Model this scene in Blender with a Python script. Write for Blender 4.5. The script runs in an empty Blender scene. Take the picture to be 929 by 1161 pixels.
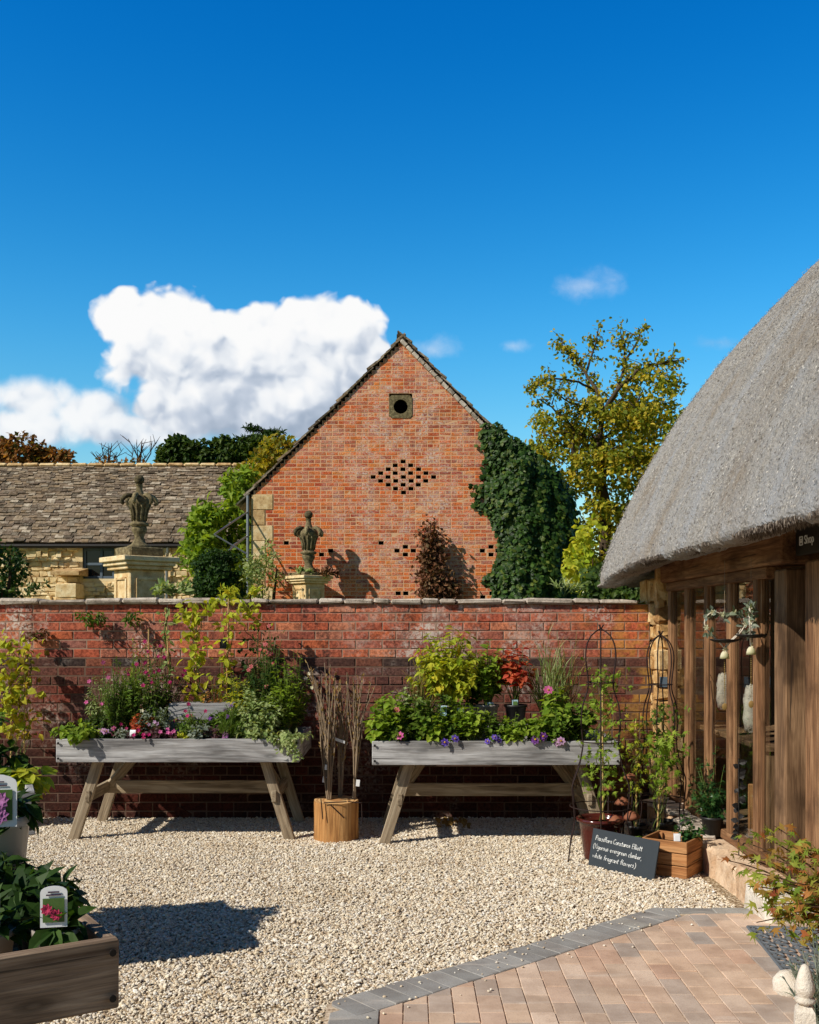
import bpy, bmesh, math, random
import numpy as np
from mathutils import Vector, Matrix, noise as mnoise
random.seed(7); rs = np.random.RandomState(11)
F_PX, CX, HY, EYE = 1180.0, 464.5, 710.0, 1.6
def P(px, py, D):            # a point at depth D that the photo shows at (px, py)
    return np.array([(px-CX)*D/F_PX, D, EYE+(HY-py)*D/F_PX])
def PX(px, D): return (px-CX)*D/F_PX
scene = bpy.context.scene
COL = scene.collection
def lin(r, g, b):
    f = lambda c: (c/12.92 if c <= .04045 else ((c+.055)/1.055)**2.4)
    return (f(r/255), f(g/255), f(b/255), 1)
def R(a, b): return random.uniform(a, b)
# ------------------------------------------------------------------ mesh building
class MB:
    def __init__(self): self.V=[]; self.F=[]; self.A=[]; self.n=0
    def add(self, v, f, gc=None):
        v = np.asarray(v, float).reshape(-1,3)
        self.V.append(v); self.A.append(v if gc is None else np.asarray(gc, float))
        if isinstance(f, np.ndarray): self.F.append(f+self.n)
        else:
            by = {}
            for q in f: by.setdefault(len(q), []).append(q)
            for k in by: self.F.append(np.array(by[k], int)+self.n)
        self.n += len(v); return self
    def join(self, o):
        for v, a in zip(o.V, o.A): self.V.append(v); self.A.append(a)
        for f in o.F: self.F.append(f+self.n)
        self.n += o.n; return self
    def build(self, name, mat, parent=None, smooth=False, local=False):
        me = bpy.data.meshes.new(name)
        V = np.concatenate(self.V); A = np.concatenate(self.A)
        if parent is not None and not local:
            p = parent
            while p is not None:
                V = V-np.array(p.location); p = p.parent
        me.vertices.add(len(V)); me.vertices.foreach_set('co', V.astype(np.float32).ravel())
        loops = np.concatenate([f.ravel() for f in self.F]); tot = np.concatenate([np.full(len(f), f.shape[1]) for f in self.F])
        st = np.concatenate([[0], np.cumsum(tot)[:-1]])
        me.loops.add(len(loops)); me.loops.foreach_set('vertex_index', loops.astype(np.int32))
        me.polygons.add(len(tot)); me.polygons.foreach_set('loop_start', st.astype(np.int32))
        me.polygons.foreach_set('use_smooth', np.full(len(tot), bool(smooth)))
        at = me.attributes.new('gc', 'FLOAT_VECTOR', 'POINT'); at.data.foreach_set('vector', A.astype(np.float32).ravel())
        me.update(calc_edges=True); me.validate()
        me.materials.append(mat)
        o = bpy.data.objects.new(name, me); COL.objects.link(o)
        if parent is not None: o.parent = parent
        return o
def thing(name, label, cat, loc=(0,0,0), group=None):
    o = bpy.data.objects.new(name, None); COL.objects.link(o); o.empty_display_size=.1
    o.location = [float(c) for c in loc]; tag(o, label, cat, group); return o
def tag(o, label, cat, group=None):
    o['label']=label; o['category']=cat
    if group: o['group']=group
    return o
def rebase(o):               # put a single-mesh thing's origin at its base
    me=o.data; n=len(me.vertices); a=np.empty(n*3,np.float32); me.vertices.foreach_get('co',a); a=a.reshape(-1,3)
    c=np.array([(a[:,0].min()+a[:,0].max())/2,(a[:,1].min()+a[:,1].max())/2,a[:,2].min()],np.float32)
    me.vertices.foreach_set('co',(a-c).ravel()); me.update(); o.location=[float(q) for q in c]; return o
def struct(o, kind='structure'): o['kind']=kind; return o
def dup(root, label, loc=None, rz=None, group=None):
    r = root.copy(); COL.objects.link(r); r['label']=label
    if loc is not None: r.location=[float(c) for c in loc]
    if rz is not None: r.rotation_euler=(0,0,rz)
    if group: r['group']=group
    for ch in list(root.children):
        c = ch.copy(); COL.objects.link(c); c.parent=r
        for g in ch.children:
            d = g.copy(); COL.objects.link(d); d.parent=c
    return r
_cb={}
def cbox_data(sx, sy, sz, b):
    k=(round(sx,4),round(sy,4),round(sz,4),round(b,4))
    if k not in _cb:
        bm=bmesh.new(); bmesh.ops.create_cube(bm,size=1)
        for v in bm.verts: v.co=Vector((v.co.x*sx,v.co.y*sy,v.co.z*sz))
        if b>0: bmesh.ops.bevel(bm,geom=bm.edges[:],offset=b,segments=1,affect='EDGES')
        bm.verts.index_update()
        _cb[k]=(np.array([v.co[:] for v in bm.verts]),[[v.index for v in f.verts] for f in bm.faces]); bm.free()
    return _cb[k]
def rotz(a): c,s=math.cos(a),math.sin(a); return np.array([[c,-s,0],[s,c,0],[0,0,1]])
def euler(x,y,z): return np.array(Matrix.Rotation(z,3,'Z')@Matrix.Rotation(y,3,'Y')@Matrix.Rotation(x,3,'X'))
def box(mb, c, s, b=.004, M=None, wob=0):
    v,f=cbox_data(s[0],s[1],s[2],b); v=v.copy()
    if wob: v=v+rs.uniform(-wob,wob,v.shape)
    ax=int(np.argmax(s)); gc=np.roll(v,-ax,axis=1)+rs.uniform(-20,20,3)
    if M is not None: v=v@np.asarray(M).T
    mb.add(v+np.asarray(c,float),f,gc); return mb
def frame_from(d, up=(0,0,1)):
    d=np.asarray(d,float); d=d/np.linalg.norm(d); up=np.asarray(up,float)
    if abs(d@up)>.98: up=np.array([1.,0,0])
    s=np.cross(up,d); s/=np.linalg.norm(s); u=np.cross(d,s); return d,s,u
def bar(mb, p0, p1, w, h, b=.004, up=(0,0,1)):
    p0=np.asarray(p0,float);p1=np.asarray(p1,float); L=np.linalg.norm(p1-p0); d,s,u=frame_from(p1-p0,up)
    return box(mb,(p0+p1)/2,(L,w,h),b,np.stack([d,s,u],1))
def tube(mb, path, r, k=6, cap=True):
    path=np.asarray(path,float); n=len(path); r=np.broadcast_to(np.asarray(r,float),(n,))
    t=np.gradient(path,axis=0); t/=np.linalg.norm(t,axis=1)[:,None]+1e-9
    d,s,u=frame_from(t[0]); ang=np.linspace(0,2*np.pi,k,endpoint=False); V=[];G=[];L=0
    for i in range(n):
        s=s-t[i]*(s@t[i]); s/=np.linalg.norm(s)+1e-9; u=np.cross(t[i],s)
        if i: L+=np.linalg.norm(path[i]-path[i-1])
        V.append(path[i]+r[i]*(np.cos(ang)[:,None]*s+np.sin(ang)[:,None]*u))
        G.append(np.stack([np.full(k,L),r[i]*np.cos(ang),r[i]*np.sin(ang)],1))
    F=[(i*k+j,i*k+(j+1)%k,(i+1)*k+(j+1)%k,(i+1)*k+j) for i in range(n-1) for j in range(k)]
    if cap: F.append(tuple(range(k))[::-1]); F.append(tuple((n-1)*k+j for j in range(k)))
    return mb.add(np.concatenate(V),F,np.concatenate(G)+rs.uniform(-9,9,3))
def lathe(mb, prof, c=(0,0,0), k=20, M=None, sq=None):
    prof=np.asarray(prof,float); n=len(prof); a=np.linspace(0,2*np.pi,k,endpoint=False)
    V=np.stack([prof[:,None,0]*np.cos(a),prof[:,None,0]*np.sin(a),np.broadcast_to(prof[:,None,1],(n,k))],2).reshape(-1,3)
    F=[(i*k+j,i*k+(j+1)%k,(i+1)*k+(j+1)%k,(i+1)*k+j) for i in range(n-1) for j in range(k)]
    if prof[0,0]>1e-4: F.append(tuple(range(k))[::-1])
    if prof[-1,0]>1e-4: F.append(tuple((n-1)*k+j for j in range(k)))
    if M is not None: V=V@np.asarray(M).T
    return mb.add(V+np.asarray(c,float),F)
def ico(sub=1):
    bm=bmesh.new(); bmesh.ops.create_icosphere(bm,subdivisions=sub,radius=1); bm.verts.index_update()
    r=(np.array([v.co[:] for v in bm.verts]),np.array([[v.index for v in f.verts] for f in bm.faces])); bm.free(); return r
ICO1=ico(1); ICO2=ico(2); ICO3=ico(3)
def blob(mb, c, r, sub=2, wob=.1):
    v,f={1:ICO1,2:ICO2,3:ICO3}[sub]; n=1+wob*np.sin(v@rs.uniform(-3,3,3)+rs.uniform(0,6))+rs.uniform(-wob/3,wob/3,len(v))
    return mb.add(v*n[:,None]*np.asarray(r)+np.asarray(c,float),f)
# leaf templates: x width (-.5...5), y length (0..1), z normal
def T(v,f): return np.array(v,float),f
LEAF={
 'oval':T([(0,0,0),(-.5,.38,.1),(0,.38,0),(.5,.38,.1),(-.36,.72,.02),(0,.72,-.06),(.36,.72,.02),(0,1,-.16)],[(0,2,1),(0,3,2),(1,2,5,4),(2,3,6,5),(4,5,7),(5,6,7)]),
 'quad':T([(0,0,0),(-.5,.5,.1),(0,1,-.1),(.5,.5,.1)],[(0,2,1),(0,3,2)]),
 'lance':T([(0,0,0),(-.5,.3,.05),(.5,.3,.05),(-.42,.65,-.03),(.42,.65,-.03),(0,1,-.2)],[(0,2,1),(1,2,4,3),(3,4,5)]),
 'ivy':T([(0,0,0),(-.5,.15,-.03),(-.3,.45,.03),(-.45,.65,-.02),(0,1,-.05),(.45,.65,-.02),(.3,.45,.03),(.5,.15,-.03),(0,.45,.05)],[(0,8,2,1),(2,8,4,3),(8,6,5,4),(0,7,6,8)]),
 'palm':T([(0,0,0),(-.5,.2,-.05),(-.14,.32,.02),(-.42,.72,-.06),(-.06,.45,.02),(0,1,-.1),(.06,.45,.02),(.42,.72,-.06),(.14,.32,.02),(.5,.2,-.05)],[(0,2,1),(0,4,3,2),(0,6,5,4),(0,8,7,6),(0,9,8)]),
 'blade':T([(-.5,0,0),(.5,0,0),(-.45,.4,.03),(.45,.4,.03),(-.3,.75,-.03),(.3,.75,-.03),(0,1,-.18)],[(0,1,3,2),(2,3,5,4),(4,5,6)]),
}
def leaves(mb, pos, ax, nor, ln, wd, tm='oval'):
    pos=np.asarray(pos,float); N=len(pos)
    if N==0: return mb
    tv,tf=LEAF[tm]
    a=np.asarray(ax,float); a=a/(np.linalg.norm(a,axis=1)[:,None]+1e-9)
    n=np.asarray(nor,float); n=n-a*(n*a).sum(1)[:,None]; n/=np.linalg.norm(n,axis=1)[:,None]+1e-9
    b=np.cross(a,n); ln=np.broadcast_to(ln,(N,)); wd=np.broadcast_to(wd,(N,))
    V=pos[:,None,:]+b[:,None,:]*(tv[:,0]*1)[None,:,None]*wd[:,None,None]+a[:,None,:]*tv[:,1][None,:,None]*ln[:,None,None]+n[:,None,:]*tv[:,2][None,:,None]*ln[:,None,None]
    m=len(tv); by={}
    for q in tf: by.setdefault(len(q),[]).append(q)
    off=(np.arange(N)*m)[:,None,None]; base=mb.n
    mb.V.append(V.reshape(-1,3)); mb.A.append(np.tile(tv,(N,1)))
    for k in by: mb.F.append((np.array(by[k])[None]+off).reshape(-1,k)+base)
    mb.n+=N*m; return mb
def unit(n):
    v=rs.normal(size=(n,3)); return v/np.linalg.norm(v,axis=1)[:,None]
# ------------------------------------------------------------------ materials
class G:
    def __init__(s,name):
        s.m=bpy.data.materials.new(name); s.m.use_nodes=True; s.t=s.m.node_tree; s.b=s.t.nodes['Principled BSDF']; s.out=s.t.nodes['Material Output']
    def n(s,typ,ins=None,**pr):
        x=s.t.nodes.new(typ)
        for k,v in pr.items(): setattr(x,k,v)
        for k,v in (ins or {}).items(): s.set(x.inputs[k],v)
        return x
    def set(s,sock,v):
        if isinstance(v,bpy.types.NodeSocket): s.t.links.new(v,sock)
        elif isinstance(v,bpy.types.Node): s.t.links.new(v.outputs[0],sock)
        else: sock.default_value=v
    def co(s,kind='Object'): return s.n('ShaderNodeTexCoord').outputs[kind]
    def gc(s): return s.n('ShaderNodeAttribute',attribute_name='gc').outputs['Vector']
    def map(s,v,sc): return s.n('ShaderNodeMapping',{'Vector':v,'Scale':sc}).outputs[0]
    def noise(s,v,scale,detail=4,rough=.55,dist=0): return s.n('ShaderNodeTexNoise',{'Vector':v,'Scale':scale,'Detail':detail,'Roughness':rough,'Distortion':dist}).outputs[0]
    def vor(s,v,scale,out='Distance',feature='F1'): return s.n('ShaderNodeTexVoronoi',{'Vector':v,'Scale':scale},feature=feature).outputs[out]
    def ramp(s,f,stops,interp='LINEAR'):
        x=s.n('ShaderNodeValToRGB',{'Fac':f}); e=x.color_ramp; e.interpolation=interp
        while len(e.elements)<len(stops): e.elements.new(.5)
        for el,(p,c) in zip(e.elements,stops): el.position=p; el.color=c if len(c)==4 else tuple(c)+(1,)
        return x.outputs[0]
    def mix(s,f,a,b,mode='MIX'):
        x=s.n('ShaderNodeMix',data_type='RGBA',blend_type=mode); s.set(x.inputs[0],f); s.set(x.inputs[6],a); s.set(x.inputs[7],b); return x.outputs[2]
    def math(s,op,a,b=0,c=0,clamp=False):
        x=s.n('ShaderNodeMath',operation=op,use_clamp=clamp); s.set(x.inputs[0],a); s.set(x.inputs[1],b); s.set(x.inputs[2],c); return x.outputs[0]
    def step(s,f,a,b,lo=0,hi=1): return s.n('ShaderNodeMapRange',{'Value':f,'From Min':a,'From Max':b,'To Min':lo,'To Max':hi},interpolation_type='SMOOTHSTEP').outputs[0]
    def island(s): return s.n('ShaderNodeNewGeometry').outputs['Random Per Island']
    def bump(s,h,st=.3,d=.01,prev=None):
        i={'Height':h,'Strength':st,'Distance':d}
        if prev is not None: i['Normal']=prev
        return s.n('ShaderNodeBump',i).outputs[0]
    def fin(s,col,rough=.8,nrm=None,spec=.3,metal=0):
        s.set(s.b.inputs['Base Color'],col); s.set(s.b.inputs['Roughness'],rough); s.b.inputs['Specular IOR Level'].default_value=spec; s.b.inputs['Metallic'].default_value=metal
        if nrm is not None: s.set(s.b.inputs['Normal'],nrm)
        return s.m
K=lambda *a: lin(*a)
def m_leaf(name, cols, trans=.35, rough=.6, spec=.2):
    g=G(name); r=g.island(); n=len(cols)
    col=g.ramp(r,[(i/max(1,n-1),c) for i,c in enumerate(cols)])
    nz=g.noise(g.co(),9,2); col=g.mix(g.step(nz,.35,.65),col,g.mix(1,col,(.62,.68,.55,1),'MULTIPLY'))
    g.fin(col,rough,None,spec)
    t=g.n('ShaderNodeBsdfTranslucent',{'Color':g.mix(1,col,(1.4,1.24,.5,1),'MULTIPLY')})
    mx=g.n('ShaderNodeMixShader',{0:trans,1:g.b.outputs[0],2:t.outputs[0]}); g.set(g.out.inputs[0],mx.outputs[0]); return g.m
def m_plain(name,col,rough=.6,var=.25,scale=30,spec=.3,metal=0,bump=.15):
    g=G(name); v=g.co(); n=g.noise(v,scale,5,.6); c2=tuple(x*(1-var) for x in col[:3])+(1,)
    return g.fin(g.mix(n,col,c2),rough,g.bump(n,bump,.005),spec,metal)
def m_wood(name,a,b,c,dark=.35,knots=True):
    g=G(name); v=g.gc(); w=g.noise(g.map(v,(1.3,9,9)),1,3,.5,.6)
    s1=g.noise(g.map(v,(2.2,46,46)),1,4,.65,.4); s2=g.noise(g.map(v,(7,190,190)),1,3,.6); cat=g.math('SINE',g.math('MULTIPLY',g.noise(g.map(v,(.8,7,7)),1,2,.4),70))
    col=g.ramp(g.math('ADD',g.math('MULTIPLY',w,.5),g.math('MULTIPLY',s1,.5)),[(.33,c),(.5,b),(.66,a)])
    col=g.mix(g.step(s2,.42,.68,0,.55),col,g.mix(1,col,(.55,.52,.5,1),'MULTIPLY'))
    col=g.mix(g.step(cat,.1,.95,0,.42),col,g.mix(1,col,(.5,.47,.45,1),'MULTIPLY')); crk=g.step(g.noise(g.map(v,(1.6,60,60)),1,2,.5),.68,.73); col=g.mix(g.math('MULTIPLY',crk,.7),col,(.02,.017,.015,1))
    h=g.math('ADD',s1,g.math('MULTIPLY',s2,.6))
    if knots:
        kd=g.vor(g.map(v,(2.1,6.5,6.5)),1); k=g.step(kd,.03,.2,1,0); ring=g.math('SINE',g.math('MULTIPLY',kd,60))
        col=g.mix(g.math('MULTIPLY',k,.75),col,g.mix(ring,tuple(x*.28 for x in b[:3])+(1,),tuple(x*.55 for x in b[:3])+(1,)))
    col=g.mix(g.step(g.noise(v,2.5,4),.5,.72,0,dark),col,tuple(x*.4 for x in c[:3])+(1,))
    return g.fin(col,.85,g.bump(h,.45,.006),.15)
# ------------------------------------------------------------------ camera, sun, sky
cam=bpy.data.cameras.new('camera'); co_=bpy.data.objects.new('camera',cam); COL.objects.link(co_); scene.camera=co_
co_.location=(0,0,EYE); co_.rotation_euler=(math.pi/2,0,0)
cam.sensor_fit='HORIZONTAL'; cam.sensor_width=36; cam.lens=F_PX/929*36; cam.shift_y=(HY-580.5)/929; cam.clip_start=.05; cam.clip_end=5000
SUN=np.array([1.08,.68,-1.0]); SUN/=np.linalg.norm(SUN)
sl=bpy.data.lights.new('sun','SUN'); so=bpy.data.objects.new('sun',sl); COL.objects.link(so)
sl.energy=5.0; sl.angle=math.radians(.53); sl.color=(1,.94,.82); so.rotation_euler=Vector(SUN).to_track_quat('-Z','Y').to_euler(); so.location=(-8,-6,12)
EL=math.asin(-SUN[2]); AZ=math.atan2(-SUN[0],-SUN[1])
w=bpy.data.worlds.new('World'); scene.world=w; w.use_nodes=True; nt=w.node_tree
for n_ in list(nt.nodes): nt.nodes.remove(n_)
class WG(G):
    def __init__(s): s.t=nt
g=WG()
sky=g.n('ShaderNodeTexSky',sky_type='NISHITA',sun_disc=False,sun_elevation=EL,sun_rotation=AZ,altitude=200,air_density=1.0,dust_density=.25,ozone_density=3.0)
d=g.co('Generated'); sp=g.n('ShaderNodeSeparateXYZ',{0:d}); x_,y_,z_=sp.outputs
hue=g.n('ShaderNodeHueSaturation',{'Hue':.497,'Saturation':1.42,'Value':1.0,'Color':sky.outputs[0]}).outputs[0]
# a polarised look: the sky deepens towards the zenith
fz=g.step(z_,.05,.62); hue=g.mix(fz,hue,g.mix(1,hue,(.10,.62,1.02,1),'MULTIPLY'))
hue=g.mix(1,hue,(1.9,1.86,1.48,1),'MULTIPLY'); hue=g.mix(g.step(z_,.0,.30),g.mix(1,hue,(.86,.72,.66,1),'MULTIPLY'),hue)
# unseen zenith and sky behind the viewer darkened to deepen the shadows
hue=g.mix(g.math('MAXIMUM',g.step(z_,.52,.76,0,.86),g.step(y_,.15,-.45,0,.62)),hue,(0,0,.02,1))
bg=g.n('ShaderNodeBackground',{'Color':hue,'Strength':.12})
yy=g.math('MAXIMUM',y_,.02); u=g.math('DIVIDE',x_,yy); v=g.math('DIVIDE',z_,yy)
uv=g.n('ShaderNodeCombineXYZ',{0:u,1:v,2:0.0}).outputs[0]
wp=g.n('ShaderNodeTexNoise',{'Vector':uv,'Scale':22,'Detail':3,'Roughness':.55}).outputs[1]
wv=g.n('ShaderNodeVectorMath',{0:wp,1:(.5,.5,.5)},operation='SUBTRACT').outputs[0]
uvw=g.n('ShaderNodeVectorMath',{0:uv,1:g.n('ShaderNodeVectorMath',{0:wv,'Scale':.035},operation='SCALE').outputs[0]},operation='ADD').outputs[0]
def billow(vec):      # cauliflower lumps of several sizes
    a=None
    for sc,am in ((17,.46),(38,.27),(85,.16)):
        q=g.math('MULTIPLY',g.n('ShaderNodeTexVoronoi',{'Vector':vec,'Scale':sc,'Smoothness':.55},feature='SMOOTH_F1',voronoi_dimensions='2D').outputs['Distance'],-am)
        a=q if a is None else g.math('ADD',a,q)
    return g.math('ADD',a,.42)
off=lambda vec,o:g.n('ShaderNodeVectorMath',{0:vec,1:o},operation='ADD').outputs[0]
b1=billow(uvw); b2=billow(off(uvw,(-.010,.016,0))); n3=g.noise(uv,5,4,.55); nf=g.noise(uvw,30,8,.62); nlow=g.noise(uvw,10,8,.6)
def ell(cx,cy,rx,ry):
    dx=g.math('MULTIPLY',g.math('SUBTRACT',u,(cx-CX)/F_PX),F_PX/rx); dy=g.math('MULTIPLY',g.math('SUBTRACT',v,(HY-cy)/F_PX),F_PX/ry)
    return g.math('SUBTRACT',1,g.math('SQRT',g.math('ADD',g.math('MULTIPLY',dx,dx),g.math('MULTIPLY',dy,dy))))
def union(L):
    a=None
    for e in L:
        e=ell(*e); a=e if a is None else g.math('SMOOTH_MAX',a,e,.22)
    return a
main=union([(140,360,50,34),(185,362,66,44),(225,376,60,40),(262,392,60,44),(305,384,60,46),(350,378,64,52),(392,384,54,56),(420,412,42,44),(175,405,60,44),(250,430,140,62),(360,435,100,66),(205,462,84,44),(330,466,120,40)])
low=union([(40,455,72,36),(100,466,70,30),(20,484,110,34),(160,486,130,24),(300,484,150,20)])
bm_=g.math('ADD',g.math('MULTIPLY',g.math('SUBTRACT',b1,.12),.85),g.math('MULTIPLY',g.math('SUBTRACT',nf,.5),.25))
mm=g.step(g.math('ADD',main,bm_),.06,.26); ml=g.math('MULTIPLY',g.step(g.math('ADD',g.math('ADD',low,g.math('MULTIPLY',g.math('SUBTRACT',b1,.12),.6)),g.math('MULTIPLY',g.math('SUBTRACT',nlow,.5),1.0)),.02,.55),.95)
wis=union([(697,317,52,27),(668,323,40,15),(488,396,48,17),(582,392,26,11),(818,388,46,12)])
mw=g.math('MULTIPLY',g.step(g.math('ADD',wis,g.math('MULTIPLY',g.math('SUBTRACT',nlow,.5),3.8)),.15,1.6),.42)
mk=g.math('MAXIMUM',g.math('MAXIMUM',mm,ml),mw); mk=g.math('MULTIPLY',mk,g.step(y_,.05,.2))
# cloud body: bright crowns, grey bases
sh=g.math('ADD',g.math('MULTIPLY',g.math('SUBTRACT',v,(HY-418)/F_PX),11),g.math('MULTIPLY',g.math('SUBTRACT',n3,.5),1.5))
sh=g.math('ADD',sh,g.math('MULTIPLY',g.math('SUBTRACT',b1,b2),1.7)); sh=g.math('SUBTRACT',sh,g.math('MULTIPLY',u,1.6)); sh=g.math('ADD',sh,g.math('MULTIPLY',g.math('SUBTRACT',nlow,.5),.8))
sh=g.math('SUBTRACT',sh,g.math('MULTIPLY',g.step(main,.35,.0),-.25))
ccol=g.ramp(g.step(sh,-.72,.62),[(0,(.36,.44,.56)),(.4,(.56,.63,.74)),(.78,(.88,.91,.95)),(1,(1.0,1.0,1.0))])
bc=g.n('ShaderNodeBackground',{'Color':ccol,'Strength':.97})
mxs=g.n('ShaderNodeMixShader',{0:mk,1:bg.outputs[0],2:bc.outputs[0]}); ow=nt.nodes.new('ShaderNodeOutputWorld'); g.set(ow.inputs[0],mxs.outputs[0])
w.cycles.sampling_method='MANUAL'; w.cycles.sample_map_resolution=512
scene.view_settings.view_transform='Standard'; scene.view_settings.look='None'; scene.view_settings.exposure=0
scene.cycles.use_denoising=True; scene.cycles.max_bounces=6; scene.cycles.transparent_max_bounces=8
# ------------------------------------------------------------------ shared materials
M={}
def m_brick(name,cols,stain=.5,lime=.5,seed=0,ochre=None,zone=None,gab=0,painted_shade=0):
    g=G(name); v=g.co(); r=g.island(); n=len(cols); col=g.ramp(r,[(i/(n-1),K(*c)) for i,c in enumerate(cols)])
    vo=g.n('ShaderNodeVectorMath',{0:v,1:(seed,seed*2,seed*3)},operation='ADD').outputs[0]
    f1=g.noise(vo,46,7,.7); col=g.mix(g.step(f1,.36,.64),g.mix(1,col,(1.15,1.12,1.08,1),'MULTIPLY'),g.mix(1,col,(.46,.42,.42,1),'MULTIPLY'))
    f6=g.noise(vo,7,4,.6); col=g.mix(g.step(f6,.40,.65,0,.6),col,g.mix(1,col,(.72,.80,.92,1),'MULTIPLY'))
    f2=g.noise(vo,1.1,5,.6); col=g.mix(g.step(f2,.50,.72,0,stain),col,K(70,46,42))
    f3=g.math('MULTIPLY',g.step(g.noise(vo,2.3,5,.65),.50,.70),g.step(g.noise(vo,38,5,.7),.44,.60)); 
    if zone:
        sx,_,sz=g.n('ShaderNodeSeparateXYZ',{0:v}).outputs; zc_,zw=(zone[0]+zone[1])/2,(zone[1]-zone[0])/2
        m_=g.step(g.math('ABSOLUTE',g.math('SUBTRACT',sx,zc_)),zw,zw*.25)
        if gab: m_=g.math('MULTIPLY',m_,g.step(sz,1.2,3.2)); m_=g.math('MAXIMUM',m_,g.math('MULTIPLY',g.step(sz,3.9,5.6),.75))
        f5=g.math('MULTIPLY',g.step(g.noise(vo,3.6,5,.7),.40,.62),g.step(g.noise(vo,26,5,.75),.40,.60)); f3=g.math('MAXIMUM',f3,g.math('MULTIPLY',f5,m_))
        if not gab: col=g.mix(g.math('MULTIPLY',g.math('MULTIPLY',g.step(g.noise(g.map(vo,(2.2,1,.5)),2,5,.65),.52,.66),g.step(g.noise(vo,30,4,.7),.42,.58)),.85),col,K(44,34,32))
    col=g.mix(g.math('MULTIPLY',f3,lime),col,K(214,198,186))
    if ochre:
        xx=g.n('ShaderNodeSeparateXYZ',{0:v}).outputs[0]; oc=g.math('MULTIPLY',g.step(xx,ochre[0],ochre[1]),g.step(g.noise(vo,5,5,.65),.40,.62)); col=g.mix(g.math('MULTIPLY',oc,.75),col,K(206,158,74))
    if painted_shade:
        dz_=g.n('ShaderNodeSeparateXYZ',{0:v}).outputs[2]; dz_=g.math('ADD',dz_,g.math('MULTIPLY',g.math('SUBTRACT',g.noise(vo,3,4),.5),.5)); col=g.mix(g.step(dz_,.95,.45,0,painted_shade),col,g.mix(1,col,(.34,.31,.30,1),'MULTIPLY'))  # shade painted into the colour: bricks darken towards the ground behind the tables
    f4=g.math('MULTIPLY',g.step(g.noise(vo,1.7,3,.6),.52,.7),g.step(g.noise(vo,60,4,.7),.52,.62)); col=g.mix(g.math('MULTIPLY',f4,.55),col,K(38,30,28))
    return g.fin(col,.92,g.bump(g.math('ADD',f1,g.noise(vo,190,3)),.55,.006),.12)
M['brick']=m_brick('old_red_brick',[(164,84,68),(202,106,76),(178,92,72),(212,124,88),(152,84,74),(206,110,72),(186,108,90),(216,136,100),(166,110,98)],.5,1.0,3,(3.2,4.2),(1.2,3.6))
M['brick_low']=m_brick('shade_painted_dark_brick',[(110,66,56),(140,74,60),(96,66,60),(146,90,74),(112,80,72),(132,70,56)],.75,.8,8,(3.2,4.2),None,0,.9)  # dark brick with the shade under the tables painted in low down
M['brick_ledge']=m_brick('blackened_ledge_brick',[(96,72,64),(66,58,56),(134,84,70),(58,52,52),(150,92,72),(84,66,60)],.6,.5,12)
M['gable']=m_brick('orange_red_brick',[(236,112,54),(244,134,66),(214,98,56),(244,146,72),(196,86,58),(240,120,56),(230,126,72),(246,156,92),(178,84,60),(212,128,96),(214,112,72),(224,146,112)],.35,.9,5,None,(-2.2,2.2),1)
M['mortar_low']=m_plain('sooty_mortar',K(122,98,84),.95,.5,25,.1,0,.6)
M['mortar']=m_plain('lime_mortar',K(178,146,126),.95,.45,25,.1,0,.5)
M['mortar_pale']=m_plain('pale_lime_mortar',K(236,188,148),.95,.35,25,.1,0,.5)
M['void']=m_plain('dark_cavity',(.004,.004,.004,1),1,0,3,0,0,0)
def m_stone(name,a,b,c,lich=.3,scale=9):
    g=G(name); v=g.co(); f=g.noise(v,scale,7,.62); r=g.island()
    col=g.ramp(g.math('ADD',g.math('MULTIPLY',f,.75),g.math('MULTIPLY',r,.25)),[(.3,c),(.5,b),(.68,a)])
    l=g.step(g.noise(v,scale*2.6,5,.7),.55,.68,0,lich); col=g.mix(l,col,(.035,.033,.028,1))
    h=g.math('ADD',f,g.noise(v,scale*9,5,.65)); return g.fin(col,.93,g.bump(h,.6,.012),.1)
M['coping']=m_stone('lichened_coping_stone',K(218,206,192),K(190,176,162),K(140,128,116),.6,14)
M['honey']=m_stone('honey_limestone',K(238,216,174),K(216,184,134),K(166,128,86),.4,9)
M['rubble_gold']=m_stone('golden_rubble_stone',K(226,198,150),K(198,156,102),K(138,100,62),.45,13)
M['urn']=m_stone('mossy_limestone',K(160,146,110),K(112,100,74),K(56,52,40),.7,22)
M['rubble']=m_stone('cream_rubble_stone',K(240,222,184),K(226,200,152),K(176,140,92),.15,5)
M['white_stone']=m_stone('white_limewashed_stone',K(234,224,210),K(212,200,184),K(170,152,132),.25,11)
M['pinkstone']=m_stone('pale_pink_sandstone',K(226,198,168),K(200,166,134),K(154,120,94),.35,11)
def m_slate(name,cols):
    g=G(name); r=g.island(); n=len(cols); col=g.ramp(r,[(i/(n-1),K(*c)) for i,c in enumerate(cols)]); v=g.co(); f=g.noise(v,14,6,.65)
    col=g.mix(g.step(f,.4,.65),col,g.mix(1,col,(.5,.47,.43,1),'MULTIPLY')); col=g.mix(g.step(g.noise(v,1.0,4),.5,.7,0,.45),col,K(82,66,48))
    col=g.mix(g.step(g.noise(v,34,3),.62,.7,0,.7),col,K(206,200,186))
    return g.fin(col,.92,g.bump(f,.5,.02),.1)
M['slate']=m_slate('stone_roof_slates',[(146,128,106),(106,92,80),(168,150,126),(122,106,92),(192,178,158),(94,84,72),(138,120,102),(156,134,106)])
M['wood']=m_wood('weathered_grey_planks',K(210,209,210),K(172,170,170),K(106,104,104),.45)
M['wood_leg']=m_wood('weathered_tan_timber',K(196,182,158),K(164,146,122),K(106,90,72),.35,False)
M['wood_brown']=m_wood('brown_stained_planks',K(186,164,142),K(150,128,108),K(96,78,66),.5)
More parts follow.
